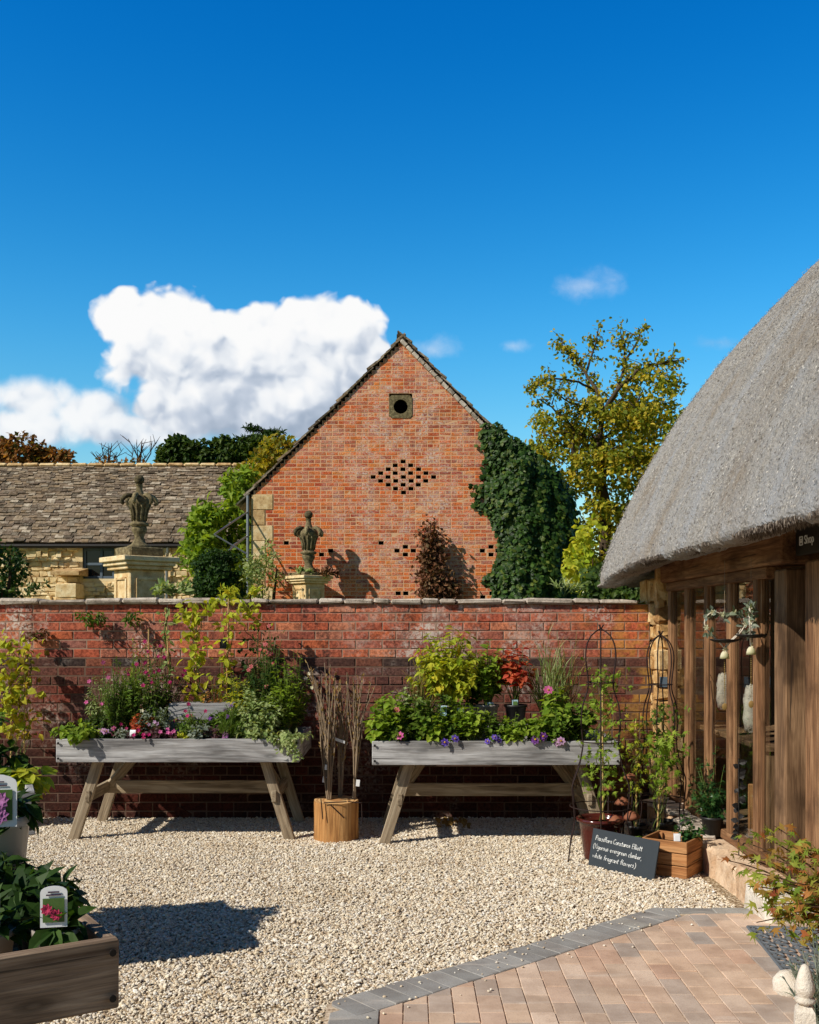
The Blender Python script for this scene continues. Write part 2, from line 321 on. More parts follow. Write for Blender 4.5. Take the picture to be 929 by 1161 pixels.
M['oak']=m_wood('golden_oak_timber',K(174,134,98),K(138,100,70),K(78,54,38),.6,False)
M['oak_post']=m_wood('silvered_oak_timber',K(166,132,100),K(128,98,72),K(72,52,38),.65,True)
M['crate']=m_wood('warm_pine_slats',K(206,156,108),K(184,130,84),K(142,92,56),.2)
M['bark']=m_plain('tree_bark',K(92,78,64),.95,.5,18,.1,0,.7)
M['mat_rubber']=m_plain('worn_grey_rubber',K(104,110,116),.6,.3,40,.4)
M['twig']=m_plain('pale_dry_twig',K(150,130,108),.9,.4,40,.1,0,.3)
M['dark_twig']=m_plain('brown_twig',K(84,62,46),.9,.4,30,.1,0,.3)
M['cane']=m_plain('bamboo_cane',K(200,164,106),.6,.3,20,.3,0,.2)
M['stem']=m_plain('green_stem',K(96,112,48),.6,.3,20,.3,0,.1)
M['rust']=m_plain('rusted_iron',K(46,28,24),.7,.4,40,.3,0,.4)
M['iron']=m_plain('black_iron',K(34,30,28),.6,.3,40,.4,.3,.3)
M['pot_grey']=m_plain('taupe_plastic_pot',K(150,140,132),.55,.12,12,.4)
M['pot_black']=m_plain('black_plastic_pot',K(36,34,34),.45,.2,12,.4)
M['pot_glaze']=m_plain('glazed_oxblood_pot',K(84,34,28),.12,.4,9,.6,0,.05)
M['terracotta']=m_plain('terracotta_clay',K(188,110,74),.85,.25,12,.2)
M['soil']=m_plain('potting_soil',K(50,36,28),1,.5,60,.05,0,.8)
M['white_plastic']=m_plain('white_plastic',K(236,236,238),.4,.05,8,.4)
M['clear_plastic']=m_plain('cloudy_plastic',K(186,182,180),.35,.1,8,.4)
M['blue_tag']=m_plain('pale_blue_card',K(168,200,214),.5,.25,60,.3)
M['grey_tag']=m_plain('pale_grey_card',K(206,206,212),.5,.15,60,.3)
M['green_card']=m_plain('green_print',K(90,120,60),.5,.5,60,.3)
M['ink']=m_plain('dark_print',K(70,50,70),.6,.2,60,.2)
M['pinkprint']=m_plain('pink_print',K(206,60,100),.5,.45,70,.3)
M['lilacprint']=m_plain('lilac_print',K(190,120,180),.5,.45,70,.3)
M['metal']=m_plain('galvanised_metal',K(150,154,158),.4,.15,20,.5,.7)
M['slatebrd']=m_plain('chalkboard_slate',K(52,58,64),.6,.25,14,.3,0,.1)
M['chalk']=m_plain('white_chalk',K(240,240,238),.95,.08,50,.05)
M['bluegrey']=m_plain('blue_grey_paint',K(96,110,124),.6,.15,20,.3)
def flower(n,a,b): M[n]=m_leaf(n+'_petals',[K(*a),K(*b)],.3,.5,.2)
flower('pink',(226,120,176),(210,90,160)); flower('magenta',(200,40,120),(170,24,96)); flower('violet',(104,84,196),(130,100,210)); flower('purple',(110,60,150),(140,80,170))
flower('lilac',(196,150,206),(214,170,214)); flower('rose',(214,70,100),(236,150,150)); flower('cream',(240,232,214),(230,222,190)); flower('yellow',(232,190,60),(220,170,40))
L_=lambda n,cols,**k: M.__setitem__(n,m_leaf(n+'_leaf',[K(*c) for c in cols],**k))
L_('green',[(86,114,36),(106,136,44),(68,96,30),(126,152,58),(92,108,40)])
L_('bright',[(132,160,46),(156,182,60),(110,142,40),(176,194,76),(98,126,40)],trans=.45)
L_('lime',[(186,196,54),(208,206,70),(156,178,46),(214,196,64)],trans=.45)
L_('dark',[(44,70,28),(58,88,32),(36,58,24),(74,104,40)],rough=.55,spec=.2)
L_('ivy',[(36,62,22),(54,86,30),(28,50,18),(78,108,44),(40,68,24),(112,124,52)],trans=.25,rough=.5,spec=.25)
L_('glossy',[(40,76,40),(56,96,48),(32,62,34),(84,120,66)],trans=.25,rough=.3)
L_('sage',[(170,184,120),(148,168,100),(190,196,146),(120,146,80)])
L_('grey',[(140,150,136),(116,128,120),(160,166,150)])
L_('bronze',[(84,56,60),(110,72,76),(70,44,52),(128,100,104)])
L_('redleaf',[(212,92,70),(196,70,60),(226,128,84),(176,64,54)],trans=.45)
L_('rustleaf',[(170,110,56),(140,84,44),(196,140,70),(118,76,44),(110,112,50)])
L_('autumn',[(150,140,40),(196,176,46),(112,124,40),(214,180,52),(86,104,36),(170,132,50)],trans=.45)
L_('treegreen',[(124,138,44),(160,164,52),(98,116,38),(192,182,58),(222,198,70),(176,150,56)],trans=.45)
L_('hedge',[(60,84,34),(80,104,42),(48,68,28),(104,122,52)],rough=.55,spec=.2)
L_('deadleaf',[(110,70,52),(134,88,62),(88,56,44),(150,106,76),(96,84,56)],trans=.2)
L_('maple',[(190,104,68),(150,164,64),(120,146,52),(176,180,78),(196,128,74),(104,134,50),(170,84,60)],trans=.45)
L_('straw',[(190,160,104),(170,136,84),(150,120,70)])
# ------------------------------------------------------------------ ground, gravel, paving
g=G('pale_gravel_bed'); v=g.co(); e=g.vor(v,52,'Distance'); cc=g.n('ShaderNodeSeparateColor',{0:g.vor(v,52,'Color')}).outputs[0]
col=g.ramp(cc,[(0,K(150,130,104)),(.4,K(196,178,150)),(.8,K(222,206,180)),(1,K(186,156,120))]); col=g.mix(g.step(e,.3,.75),col,K(150,130,104))
M['bed']=g.fin(col,.95,g.bump(g.math('SUBTRACT',1,e),.9,.02),.1)
g=G('meadow_ground'); v=g.co(); f=g.noise(v,.6,6); M['meadow']=g.fin(g.ramp(f,[(.3,K(84,98,52)),(.7,K(120,124,70))]),1,None,.05)
mb=MB(); xs=[-1500,1500]; mb.add([(-1500,-1500,-.03),(1500,-1500,-.03),(1500,1500,-.03),(-1500,1500,-.03)],[(0,1,2,3)]); struct(mb.build('ground',M['meadow']))
mb=MB(); mb.add([(-9,-3,0),(6,-3,0),(6,9.2,0),(-9,9.2,0)],[(0,1,2,3)]); struct(mb.build('gravel_bed',M['bed']))
g=G('loose_gravel_stones'); r=g.island(); col=g.ramp(r,[(0,K(230,214,186)),(.2,K(244,234,214)),(.4,K(212,190,160)),(.55,K(250,244,232)),(.7,K(228,210,182)),(.82,K(188,164,136)),(.92,K(252,248,240)),(1,K(158,142,128))])
f=g.noise(g.co(),160,3); col=g.mix(f,col,g.mix(1,col,(.80,.78,.76,1),'MULTIPLY')); bigv=g.noise(g.co(),1.1,5,.6); col=g.mix(g.step(bigv,.48,.70,0,.5),col,g.mix(1,col,(.78,.73,.66,1),'MULTIPLY')); M['gravel']=g.fin(col,.9,None,.15)
# paving outline (ground coordinates)
def GP(px,py): D=F_PX*EYE/(py-HY); return np.array([PX(px,D),D])
A_=GP(740,1037); B_=GP(371,1147)
OUT=[tuple(A_),tuple(B_),(B_[0]+.02,1.0),(2.6,1.0),(2.6,A_[1])]
def inside(px,py,off=0):     # vector test for the paving outline
    dv=A_-B_; nrm=np.array([-dv[1],dv[0]])/np.linalg.norm(dv)
    return ((px-B_[0])*nrm[0]+(py-B_[1])*nrm[1] < off)&(px>B_[0]-off)&(py<A_[1]+off)
def stones(N,x0,x1,y0,y1,smin,smax,zmax):
    x=rs.uniform(x0,x1,N); y=rs.uniform(y0,y1,N)
    keep=(~inside(x,y,.01))&(y<8.74)&(np.abs(x+.0)<.42*y+.5)
    keep&=~((x>1.85)&(y>5.3)); x=x[keep];y=y[keep];n=len(x)
    s=rs.uniform(smin,smax,n)*rs.uniform(.8,1.2,n); sc=s[:,None]*rs.uniform(.65,1.25,(n,3))*np.array([1,1,.62])
    v,f=ICO1; V=v[None]*(1+rs.uniform(-.22,.22,(n,len(v)))[:,:,None])*sc[:,None,:]
    q=unit(n)*np.array([.35,.35,1]); th=rs.uniform(0,6.28,n); c,si=np.cos(th),np.sin(th)
    X=V[:,:,0]*c[:,None]-V[:,:,1]*si[:,None]; Y=V[:,:,0]*si[:,None]+V[:,:,1]*c[:,None]; tl=rs.normal(0,.35,n)
    Z=V[:,:,2]+X*tl[:,None]
    W=np.stack([X+x[:,None],Y+y[:,None],Z+rs.uniform(0,zmax,n)[:,None]+s[:,None]*.3],2)
    return W.reshape(-1,3),(f[None]+(np.arange(n)*len(v))[:,None,None]).reshape(-1,3)
mb=MB(); mb.add(*stones(240000,-3.9,2.3,3.3,8.8,.0045,.0090,.006)); mb.add(*stones(9000,-3.9,2.3,3.3,8.8,.009,.0135,.010))
struct(tag(mb.build('gravel',M['gravel']),'loose pale cream gravel covering the yard','gravel'),'stuff')
# pebbles kicked onto the paving
def strays(N):
    t=rs.rand(N)[:,None]; p=B_+(A_-B_)*t; q=np.abs(rs.normal(0,.16,N)); nn_=np.array([(A_-B_)[1],-(A_-B_)[0]]); nn_=nn_/np.linalg.norm(nn_); p=p+nn_*q[:,None]
    s=rs.uniform(.003,.008,N); v,f=ICO1; V=v[None]*(1+rs.uniform(-.22,.22,(N,len(v)))[:,:,None])*s[:,None,None]*np.array([1,1,.65]); V=V+np.stack([p[:,0],p[:,1],.037+s*.5],1)[:,None,:]
    return V.reshape(-1,3),(f[None]+(np.arange(N)*len(v))[:,None,None]).reshape(-1,3)
mb=MB(); mb.add(*strays(80)); struct(tag(mb.build('stray_gravel',M['gravel']),'stray gravel pebbles scattered over the paving edge','gravel'),'stuff')
# pavers
def clip(poly,a,b,c):        # keep a*x+b*y<=c
    o=[]
    for i in range(len(poly)):
        p,q=poly[i],poly[(i+1)%len(poly)]; dp=a*p[0]+b*p[1]-c; dq=a*q[0]+b*q[1]-c
        if dp<=0:o.append(p)
        if dp*dq<0: t=dp/(dp-dq); o.append((p[0]+t*(q[0]-p[0]),p[1]+t*(q[1]-p[1])))
    return o
def prism(mb,poly,z0,z1,bev=.004):
    poly=list(poly); n=len(poly); ar=sum(poly[i][0]*poly[(i+1)%n][1]-poly[(i+1)%n][0]*poly[i][1] for i in range(n))/2
    if abs(ar)<4e-4: return
    if ar<0: poly=poly[::-1]
    c=np.mean(poly,axis=0); P2=np.array(poly); ins=c+(P2-c)*(1-bev/np.maximum(np.linalg.norm(P2-c,axis=1),bev*2)[:,None])
    t=rs.uniform(-.0012,.0012,3); zz=lambda q:z1+t[0]+t[1]*20*(q[0]-c[0])+t[2]*20*(q[1]-c[1])
    V=[(p[0],p[1],z0) for p in P2]+[(p[0],p[1],zz(p)-bev) for p in P2]+[(p[0],p[1],zz(p)) for p in ins]
    F=[tuple(range(2*n,3*n))]
    for i in range(n): j=(i+1)%n; F+= [(i,j,n+j,n+i),(n+i,n+j,2*n+j,2*n+i)]
    mb.add(V,F)
dv=(A_-B_)/np.linalg.norm(A_-B_); nv=np.array([-dv[1],dv[0]]); BW=.2
pv=MB(); bd=MB(); x=B_[0]-.4; k=0
while x<2.5:
    y=3.0-(.1 if k%2 else 0)+R(-.006,.006)
    while y<6:
        poly=[(x+.002,y+.002),(x+.100,y+.002),(x+.100,y+.200),(x+.002,y+.200)]
        poly=clip(poly,nv[0],nv[1],nv@B_-BW-.004); poly=clip(poly,0,1,A_[1]-.1-.004) if len(poly)>2 else []; poly=clip(poly,-1,0,-(B_[0]+.02+BW+.004)) if len(poly)>2 else []
        if len(poly)>2: prism(pv,poly,.0,.035)
        y+=.2025
    x+=.1025; k+=1
def half(p,q,w,step,L):      # border blocks laid across the edge p->q
    p=np.array(p);q=np.array(q); d_=(q-p)/np.linalg.norm(q-p); n_=np.array([d_[1],-d_[0]])
    return [[tuple(p+d_*(s+.002)),tuple(p+d_*(min(s+step,L)-.002)),tuple(p+d_*(min(s+step,L)-.002)+n_*w),tuple(p+d_*(s+.002)+n_*w)] for s in np.arange(0,L-.02,step)]
Ls=np.linalg.norm(A_-B_)
bis=[]
for poly in half(B_,A_+dv*.15,BW,.1025,Ls+.15):
    poly=clip(poly,0,1,A_[1]) 
    # mitre with the top run, and with the left run
    if len(poly)>2: poly=clip(poly,math.cos(.33),math.sin(-.33)*-0,A_[0]*math.cos(.33)) if False else clip(poly,1,0,A_[0]+.12)
    if len(poly)>2: poly=clip(poly,-1,0,-(B_[0]+.02))
    if len(poly)>2: prism(bd,poly,.0,.037)
for s in np.arange(A_[0]+.125,2.3,.2025): prism(bd,[(s,A_[1]-.1),(s+.2,A_[1]-.1),(s+.2,A_[1]),(s,A_[1])],.0,.037)
for s in np.arange(B_[1]-.08,1.1,-.1025): prism(bd,clip([(B_[0]+.02,s-.1),(B_[0]+.02+BW,s-.1),(B_[0]+.02+BW,s),(B_[0]+.02,s)],nv[0],nv[1],nv@B_-.1),.0,.037)
def m_paver(name,cols,dirt):
    g=G(name); r=g.island(); n=len(cols); col=g.ramp(r,[(i/(n-1),K(*c)) for i,c in enumerate(cols)]); v=g.co()
    f=g.noise(v,7,5,.6); col=g.mix(g.step(f,.35,.7,0,.8),col,g.mix(1,col,(.70,.66,.64,1),'MULTIPLY')); f2=g.noise(v,150,4,.7); col=g.mix(g.step(f2,.5,.7,0,.5),col,K(*dirt))
    st=g.step(g.noise(g.map(v,(.8,5,1)),1.6,4,.6),.56,.70,0,.32); col=g.mix(st,col,K(226,212,198))
    return g.fin(col,.9,g.bump(f2,.35,.004),.15)
M['paver']=m_paver('pink_clay_pavers',[(208,178,156),(216,188,164),(198,168,146),(222,196,174),(186,168,154),(206,178,154),(168,158,150),(214,184,158),(200,164,142)],(164,138,122))
M['edge']=m_paver('charcoal_border_pavers',[(152,150,147),(168,164,159),(140,138,136),(174,170,162)],(108,106,104))
struct(pv.build('paving',M['paver'])); struct(bd.build('paving_border',M['edge']))
g=G('sandy_joints'); f=g.noise(g.co(),60,4); M['joint']=g.fin(g.ramp(f,[(.35,K(150,126,102)),(.65,K(226,206,180))]),1,None,.05)
mb=MB(); mb.add([(p[0],p[1],.029) for p in OUT],[tuple(range(5))]); struct(mb.build('paving_joints',M['joint']))
# ------------------------------------------------------------------ brickwork
def iv_sub(iv,holes):
    for h0,h1 in holes:
        o=[]
        for a,b in iv:
            if h1<=a or h0>=b: o.append((a,b)); continue
            if h0-a>.012:o.append((a,h0))
            if b-h1>.012:o.append((h1,b))
        iv=o
    return iv
def bricks(mb,mort,z0,z1,span,y,course=.075,L=.225,gap=.011,holes=None,jit=.003,head=0,depth=.06,flip=None,ph=0,mr=.004):
    """courses in the x-z plane facing -y; span(zmid)->(xl,xr); holes: {row:[(x0,x1)]}"""
    nrow=int(round((z1-z0)/course)); holes=holes or {}
    for i in range(nrow):
        za=z0+i*course; xl,xr=span(za+course/2)
        if xr-xl<.05: continue
        ivs=iv_sub([(xl,xr)],holes.get(i,[]))
        for a,b in ivs:
            mort.add([(a,y+mr,za),(b,y+mr,za),(b,y+mr,za+course),(a,y+mr,za+course)],[(0,1,2,3)])
            for e in (a,b):
                if abs(e-xl)>.02 and abs(e-xr)>.02: mort.add([(e,y+.006,za),(e,y+.12,za),(e,y+.12,za+course),(e,y+.006,za+course)],[(0,1,2,3)])
        for h0,h1 in holes.get(i,[]):
            for zz in (za,za+course): mort.add([(h0,y+.006,zz),(h1,y+.006,zz),(h1,y+.12,zz),(h0,y+.12,zz)],[(0,1,2,3)])
        hd = head and i%head==0
        l=L/2 if hd else L; x=math.floor(xl/l)*l+((i+ph)%2)*l/2-l
        while x<xr:
            w=l
            for a,b in ivs:
                x0,x1=max(x,a),min(x+w,b)
                if x1-x0<.035: continue
                x0+=gap/2;x1-=gap/2; zb=za+gap/2+R(-.001,.001); zt=za+course-gap/2+R(-.001,.001); yy=y+R(-jit,jit); s=.003
                j=lambda:R(-.0042,.0042)
                V=[(x0,y+depth,zb),(x1,y+depth,zb),(x1,y+depth,zt),(x0,y+depth,zt),(x0,yy+s,zb),(x1,yy+s,zb),(x1,yy+s,zt),(x0,yy+s,zt),
                   (x0+s+abs(j()),yy+j()/2,zb+s+abs(j())/2),(x1-s-abs(j()),yy+j()/2,zb+s+abs(j())/2),(x1-s-abs(j()),yy+j()/2,zt-s),(x0+s+abs(j()),yy+j()/2,zt-s)]
                mb.add(V,[(8,9,10,11),(4,5,9,8),(5,6,10,9),(6,7,11,10),(7,4,8,11),(0,1,5,4),(1,2,6,5),(2,3,7,6),(3,0,4,7)])
            x+=w
# garden wall
WY=8.70; XL,XR=-6.2,PX(737,8.70)
gw=thing('garden_wall','old red brick garden wall with lichened stone coping running behind the plant tables','wall',(-2,8.8,0))
mb=MB(); mo=MB()
ZT=1.785
bricks(mb,mo,1.335,1.785,lambda z:(XL,XR-.0),WY,ph=1,gap=.0095,jit=.0025)
lo=MB()
ml_=MB()
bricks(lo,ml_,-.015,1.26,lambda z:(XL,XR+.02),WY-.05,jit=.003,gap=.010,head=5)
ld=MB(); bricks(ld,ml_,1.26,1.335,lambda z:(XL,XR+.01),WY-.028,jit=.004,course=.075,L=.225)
mo.add([(XL,WY-.045,1.262),(XR,WY-.045,1.262),(XR,WY,1.264),(XL,WY,1.264)],[(0,1,2,3)])
box(mo,((XL+XR)/2,WY+.15,.88),(XR-XL,.26,1.76),0)
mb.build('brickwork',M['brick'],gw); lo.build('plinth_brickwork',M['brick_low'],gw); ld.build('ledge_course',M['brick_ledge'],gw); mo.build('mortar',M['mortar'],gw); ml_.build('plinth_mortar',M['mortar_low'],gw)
cp=MB(); x=XL
while x<XR-.12:
    w_=R(.14,.42); x1=min(x+w_,XR-.1); h_=R(.034,.054)
    v,f=cbox_data(x1-x-.001,.36,h_,.014); bm_=v.copy(); bm_[:,2]+= (np.abs(bm_[:,1])<.2)*0
    bm_=bm_+rs.uniform(-.006,.006,bm_.shape); vv=bm_+np.array([(x+x1)/2,WY+.145+R(-.01,.01),ZT+h_/2+R(-.004,.004)])
    if x1>XR-.15: vv[:,0]-= (vv[:,2]>ZT+.03)*(vv[:,0]>x1-.05)*.12
    cp.add(vv,f); x=x1
cp.build('coping',M['coping'],gw)
# ------------------------------------------------------------------ red brick barn
BD=19.7; S_=BD/F_PX
barn=thing('brick_barn','tall orange red brick barn gable with round window and diamond of ventilation holes','barn',(PX(457,BD),BD+3,0))
ax,az=PX(457,BD),EYE+(HY-386)*S_
el,ez=PX(285,BD),EYE+(HY-561)*S_
er=PX(622,BD); sl_l=(az-ez)/(ax-el)
def span(z):
    if z<ez: return (el,er)
    t=(az-z)
    xl=ax-t/sl_l; xl+= .0
    return (xl, min(er,ax+t/1.03))
hl={}
def hole(zx,zy,w=.1):
    px,py=260+zx/2.3225,370+zy/2.3225; z=EYE+(HY-py)*S_; i=int((z+.02)/.0735); x=PX(px,BD); hl.setdefault(i,[]).append((x-w/2,x+w/2))
cxh=PX(457.3,BD); i0=int((EYE+(HY-557)*S_+.02)/.0735)
for k in range(9):
    m=5-abs(4-k)
    for q in range(m): x=cxh+(q-(m-1)/2)*.288+R(-.008,.008); hl.setdefault(i0+k,[]).append((x-.048,x+.048))
for a in [(150,573),(267,592),(243,600),(400,573),(442,593),(485,593),(464,583),(464,603),(667,594),(690,585),(690,604),(708,594),(445,708),(465,700),(668,712),(692,703)]: hole(*a)
# round window: cut a square for the stone surround
rwx,rwz=PX(454.5,BD),EYE+(HY-461)*S_
for i in range(200):
    z=-.02+(i+.5)*.0735
    if abs(z-rwz)<.215: hl.setdefault(i,[]).append((rwx-.22,rwx+.22))
# stone quoins on the left corner
qn=MB(); zq=ez-.1; qq=[]
zc=-.02; i=0
while zc<ez-.05:
    n=4; wq=.42 if i%2 else .27
    r0=int(round((zc+.02)/.0735)); 
    for r_ in range(r0,r0+n): hl.setdefault(r_,[]).append((el-.02,el+wq))
    box(qn,(el+wq/2-.005,BD+.1,zc+n*.0735/2),(wq-.01,.22,n*.0735-.008),.008); zc+=n*.0735; i+=1
mb=MB(); mo=MB()
bricks(mb,mo,-.02,az,span,BD,course=.0735,holes=hl,jit=.0012,head=4,gap=.012,mr=.0025)
for i in hl: hl[i]=[(a,b) for a,b in hl[i] if abs(b-a)<.15]
mb.build('gable_brickwork',M['gable'],barn); mo.build('mortar',M['mortar_pale'],barn); qn.build('quoins',M['honey'],barn)
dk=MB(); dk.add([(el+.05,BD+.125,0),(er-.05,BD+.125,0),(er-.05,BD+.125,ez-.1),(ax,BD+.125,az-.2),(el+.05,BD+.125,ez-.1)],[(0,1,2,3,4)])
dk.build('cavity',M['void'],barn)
# round window
sr=MB(); k=28; ang=np.linspace(0,2*np.pi,k,endpoint=False); ri=.135
sq=lambda a: np.array([math.cos(a),math.sin(a)])*min(.215/max(abs(math.cos(a)),1e-6),.215/max(abs(math.sin(a)),1e-6))
V=[];
for a in ang:
    o=sq(a); V+= [(rwx+o[0],BD-.012,rwz+o[1]),(rwx+ri*math.cos(a),BD-.012,rwz+ri*math.sin(a)),(rwx+ri*.95*math.cos(a),BD+.12,rwz+ri*.95*math.sin(a)),(rwx+o[0],BD+.05,rwz+o[1])]
F=[]
for i in range(k): j=(i+1)%k; F+=[(4*i,4*i+1,4*j+1,4*j),(4*i+1,4*i+2,4*j+2,4*j+1),(4*i+3,4*i,4*j,4*j+3)]
sr.add(V,F); rw=sr.build('round_window',M['urn'],barn)
pn=MB(); pn.add([(rwx+ri*math.cos(a),BD+.10,rwz+ri*math.sin(a)) for a in ang],[tuple(range(k))]); pn.build('pane',M['void'],rw)
# side and back walls
sd=MB(); BL=9
for x in (el+.1,er-.1): sd.add([(x,BD+.2,0),(x,BD+BL,0),(x,BD+BL,ez),(x,BD+.2,ez)],[(0,1,2,3)])
sd.add([(el,BD+BL,0),(er,BD+BL,0),(er,BD+BL,ez),(ax,BD+BL,az),(el,BD+BL,ez)],[(0,1,2,3,4)]); sd.build('side_wall',M['honey'],barn)
def slates(mb,O,U,Vd,Lu,Lv,rh,wd,th,skip=None):
    O,U,Vd=map(lambda a:np.asarray(a,float),(O,U,Vd)); N=np.cross(U,Vd); N/=np.linalg.norm(N)
    if N[2]<0:N=-N
    v=0;i=0
    while v<Lv:
        h=rh[0]+(rh[1]-rh[0])*v/Lv; u=R(-.2,0)
        while u<Lu:
            w_=R(*wd); a=max(u,0); b=min(u+w_,Lu)
            if b-a>.03:
                t=th*R(.7,1.3); tilt=R(-.01,.012); dd=R(-.012,.012)
                Mx=np.stack([U,Vd*math.cos(tilt)+N*math.sin(tilt),N*math.cos(tilt)-Vd*math.sin(tilt)],1); hh=h*1.45
                vv,ff=cbox_data(1,1,1,.0); vv=vv*np.array([b-a-.006,hh,t])+rs.uniform(-.006,.006,vv.shape); vv=vv@Mx.T+O+U*(a+b)/2+Vd*(v+hh/2+dd)+N*(t*.5+t*.6+R(0,.006)+ -0*hh)
                # each slate lies on the one below: lift its foot
                vv+=N*((vv-O)@Vd<v+hh/2)[:,None]*t*.9
                mb.add(vv,ff)
            u+=w_
        v+=h;i+=1
rf=MB()
Ll=math.hypot(ax-el+.25,az-ez+.25); vl=np.array([ax-el,0,az-ez]); vl/=np.linalg.norm(vl); vr=np.array([ax-er,0,(er-ax)*1.03]); vr/=np.linalg.norm(vr)
ridge=np.array([ax,BD-.05,az+.02])
slates(rf,ridge-vl*(Ll),(0,1,0),vl,BL,Ll,(.24,.14),(.22,.42),.03); Lr=math.hypot(er-ax,(er-ax)*1.03)+.2
slates(rf,ridge-vr*Lr,(0,1,0),vr,BL,Lr,(.24,.14),(.22,.42),.03)
for s,vv,LL in ((0,vl,Ll),(1,vr,Lr)):
    n_=np.cross((0,1,0),vv); n_=n_ if n_[2]>0 else -n_
    a=ridge-vv*LL+n_*-.035+np.array([0,.05,0]); b=ridge+n_*-.035+np.array([0,.05,0]); c=np.array([0,BL,0]); rf.add([a,b,b+c,a+c],[(0,1,2,3)])
rfo=rf.build('roof',M['slate'],barn)
rd=MB()
for i in range(int(BL/.45)): box(rd,(ax+R(-.01,.01),BD+.0+.22+i*.45,az+.045),(.15,.445,.05),.02)
rd.build('ridge_stone',M['coping'],rfo)
# pale verge mortar on the sunny slope
vg=MB(); 
for k in range(26):
    t=(k+.5)/26*Lr; p=ridge-vr*t+np.array([-.035,.02,-.03]); M_=np.stack([vr,np.array([0,1.,0]),np.cross(vr,(0,1,0))],1); box(vg,p,(Lr/26-.01,.12,.07),.012,M_,.006)
vg.build('verge',M['coping'],barn)
# downpipe and stay brackets
dp=MB(); tube(dp,[(el-.06,BD-.04,ez-.02),(el-.06,BD-.04,2.2)],.028,8); dp.build('downpipe',M['metal'],barn)
mb=MB()
p=P(283,590,BD)
for q in ((243,606),(262,620),(250,632)):
    tube(mb,[p+np.array([-.03,-.06,-.3 if q[1]>610 else .15]),P(q[0],q[1],BD-1.1)],.016,6)
tube(mb,[P(243,606,BD-1.1),P(280,628,BD-1.1)],.016,6)
tag(mb.build('metal_stay',M['metal']),'thin grey metal stay frame reaching out beside the barn corner','metal frame')
# ------------------------------------------------------------------ long stone barn
SD=24.0; sx1=-3.72; sx0=-15.0; sez=EYE+(HY-617)*SD/F_PX; srD=26.3; srz=EYE+(HY-529)*srD/F_PX
sb=thing('stone_barn','long low cream stone barn with mossy stone slate roof','barn',(-9,26,0))
def rubble(mb,x0,x1,z0,z1,y,hr=(.12,.22),wr=(.18,.45),d=.1,axis='x',holes=(),jit=.015,wob=.012):
    z=z0
    while z<z1-.02:
        h=min(R(*hr),z1-z); 
        if z1-z-h<.06: h=z1-z
        x=x0-R(0,.15)
        while x<x1:
            w_=R(*wr); a,b=max(x,x0),min(x+w_,x1)
            if b-a>.05 and not any(a<hx1-.02 and b>hx0+.02 and z<hz1-.02 and z+h>hz0+.02 for hx0,hx1,hz0,hz1 in holes):
                s=(b-a-.014,d,h-.014); c=((a+b)/2,y+d/2+R(-jit,jit),z+h/2)
                if axis=='y': s=(s[1],s[0],s[2]); c=(c[1],c[0],c[2])
                box(mb,c,s,min(.012,h*.2),None,wob)
            x+=w_
        z+=h
wx0,wx1,wz0,wz1=PX(93,SD),PX(129,SD),EYE+(HY-656)*SD/F_PX,EYE+(HY-621)*SD/F_PX
mb=MB(); rubble(mb,sx0,sx1,0,sez,SD,(.07,.15),(.10,.32),holes=[(wx0,wx1,wz0,wz1)],jit=.03,wob=.02); 
for x in (wx0,wx1):    # dressed jamb stones
    pass
mb.build('rubble_wall',M['rubble'],sb)
mb=MB()
for a,b,z0,z1 in ((sx0,wx0,0,sez),(wx1,sx1,0,sez),(wx0,wx1,0,wz0)): mb.add([(a,SD+.05,z0),(b,SD+.05,z0),(b,SD+.05,z1),(a,SD+.05,z1)],[(0,1,2,3)])
mb.add([(sx1,SD+.02,0),(sx1,SD+4.6,0),(sx1,SD+4.6,sez),(sx1,srD,srz-.1),(sx1,SD+.02,sez)],[(0,1,2,3,4)]); mb.add([(sx0,SD+.02,0),(sx0,SD+4.6,0),(sx0,SD+4.6,sez),(sx0,srD,srz-.1),(sx0,SD+.02,sez)],[(0,1,2,3,4)])
mb.add([(sx0,SD+4.6,0),(sx1,SD+4.6,0),(sx1,SD+4.6,sez),(sx0,SD+4.6,sez)],[(0,1,2,3)])
mb.build('mortar',M['rubble'],sb)
mb=MB(); Vs=np.array([0,srD-SD+.15,srz-sez]); Ls_=np.linalg.norm(Vs); Vs/=Ls_
slates(mb,(sx0-.1,SD-.15,sez-.0),(1,0,0),Vs,sx1-sx0+.2,Ls_,(.125,.075),(.10,.26),.022)
mb.add([(sx0,SD-.1,sez-.03),(sx1,SD-.1,sez-.03),(sx1,srD,srz-.03),(sx0,srD,srz-.03)],[(0,1,2,3)]); mb.add([(sx0,srD,srz-.02),(sx1,srD,srz-.02),(sx1,SD+4.7,sez),(sx0,SD+4.7,sez)],[(0,1,2,3)])
srf=mb.build('roof',M['slate'],sb)
mb=MB(); x=sx0
while x<sx1: box(mb,(x+.2,srD,srz+.03),(.4,.24,.10),.04,None,.006); x+=.405
mb.build('ridge_tile',M['honey'],srf)
mb=MB(); tube(mb,[(sx0,SD-.24,sez-.06),(sx1+.1,SD-.24,sez-.06)],.05,8); gt=mb.build('gutter',M['iron'],sb)
mb=MB(); xg=PX(193,SD); tube(mb,[(xg,SD-.24,sez-.08),(xg,SD-.22,sez-.2),(xg-.06,SD-.08,sez-.32),(xg-.06,SD-.06,.3)],.035,8); mb.build('downpipe',M['metal'],sb)
mb=MB(); fw=.06
for x in (wx0+fw/2,wx1-fw/2,(wx0+wx1)/2+.05): box(mb,(x,SD+.13,(wz0+wz1)/2),(fw,.06,wz1-wz0),.005)
for z in (wz0+fw/2,wz1-fw/2,wz0+.34): box(mb,((wx0+wx1)/2,SD+.135,z),(wx1-wx0,.05,fw),.005)
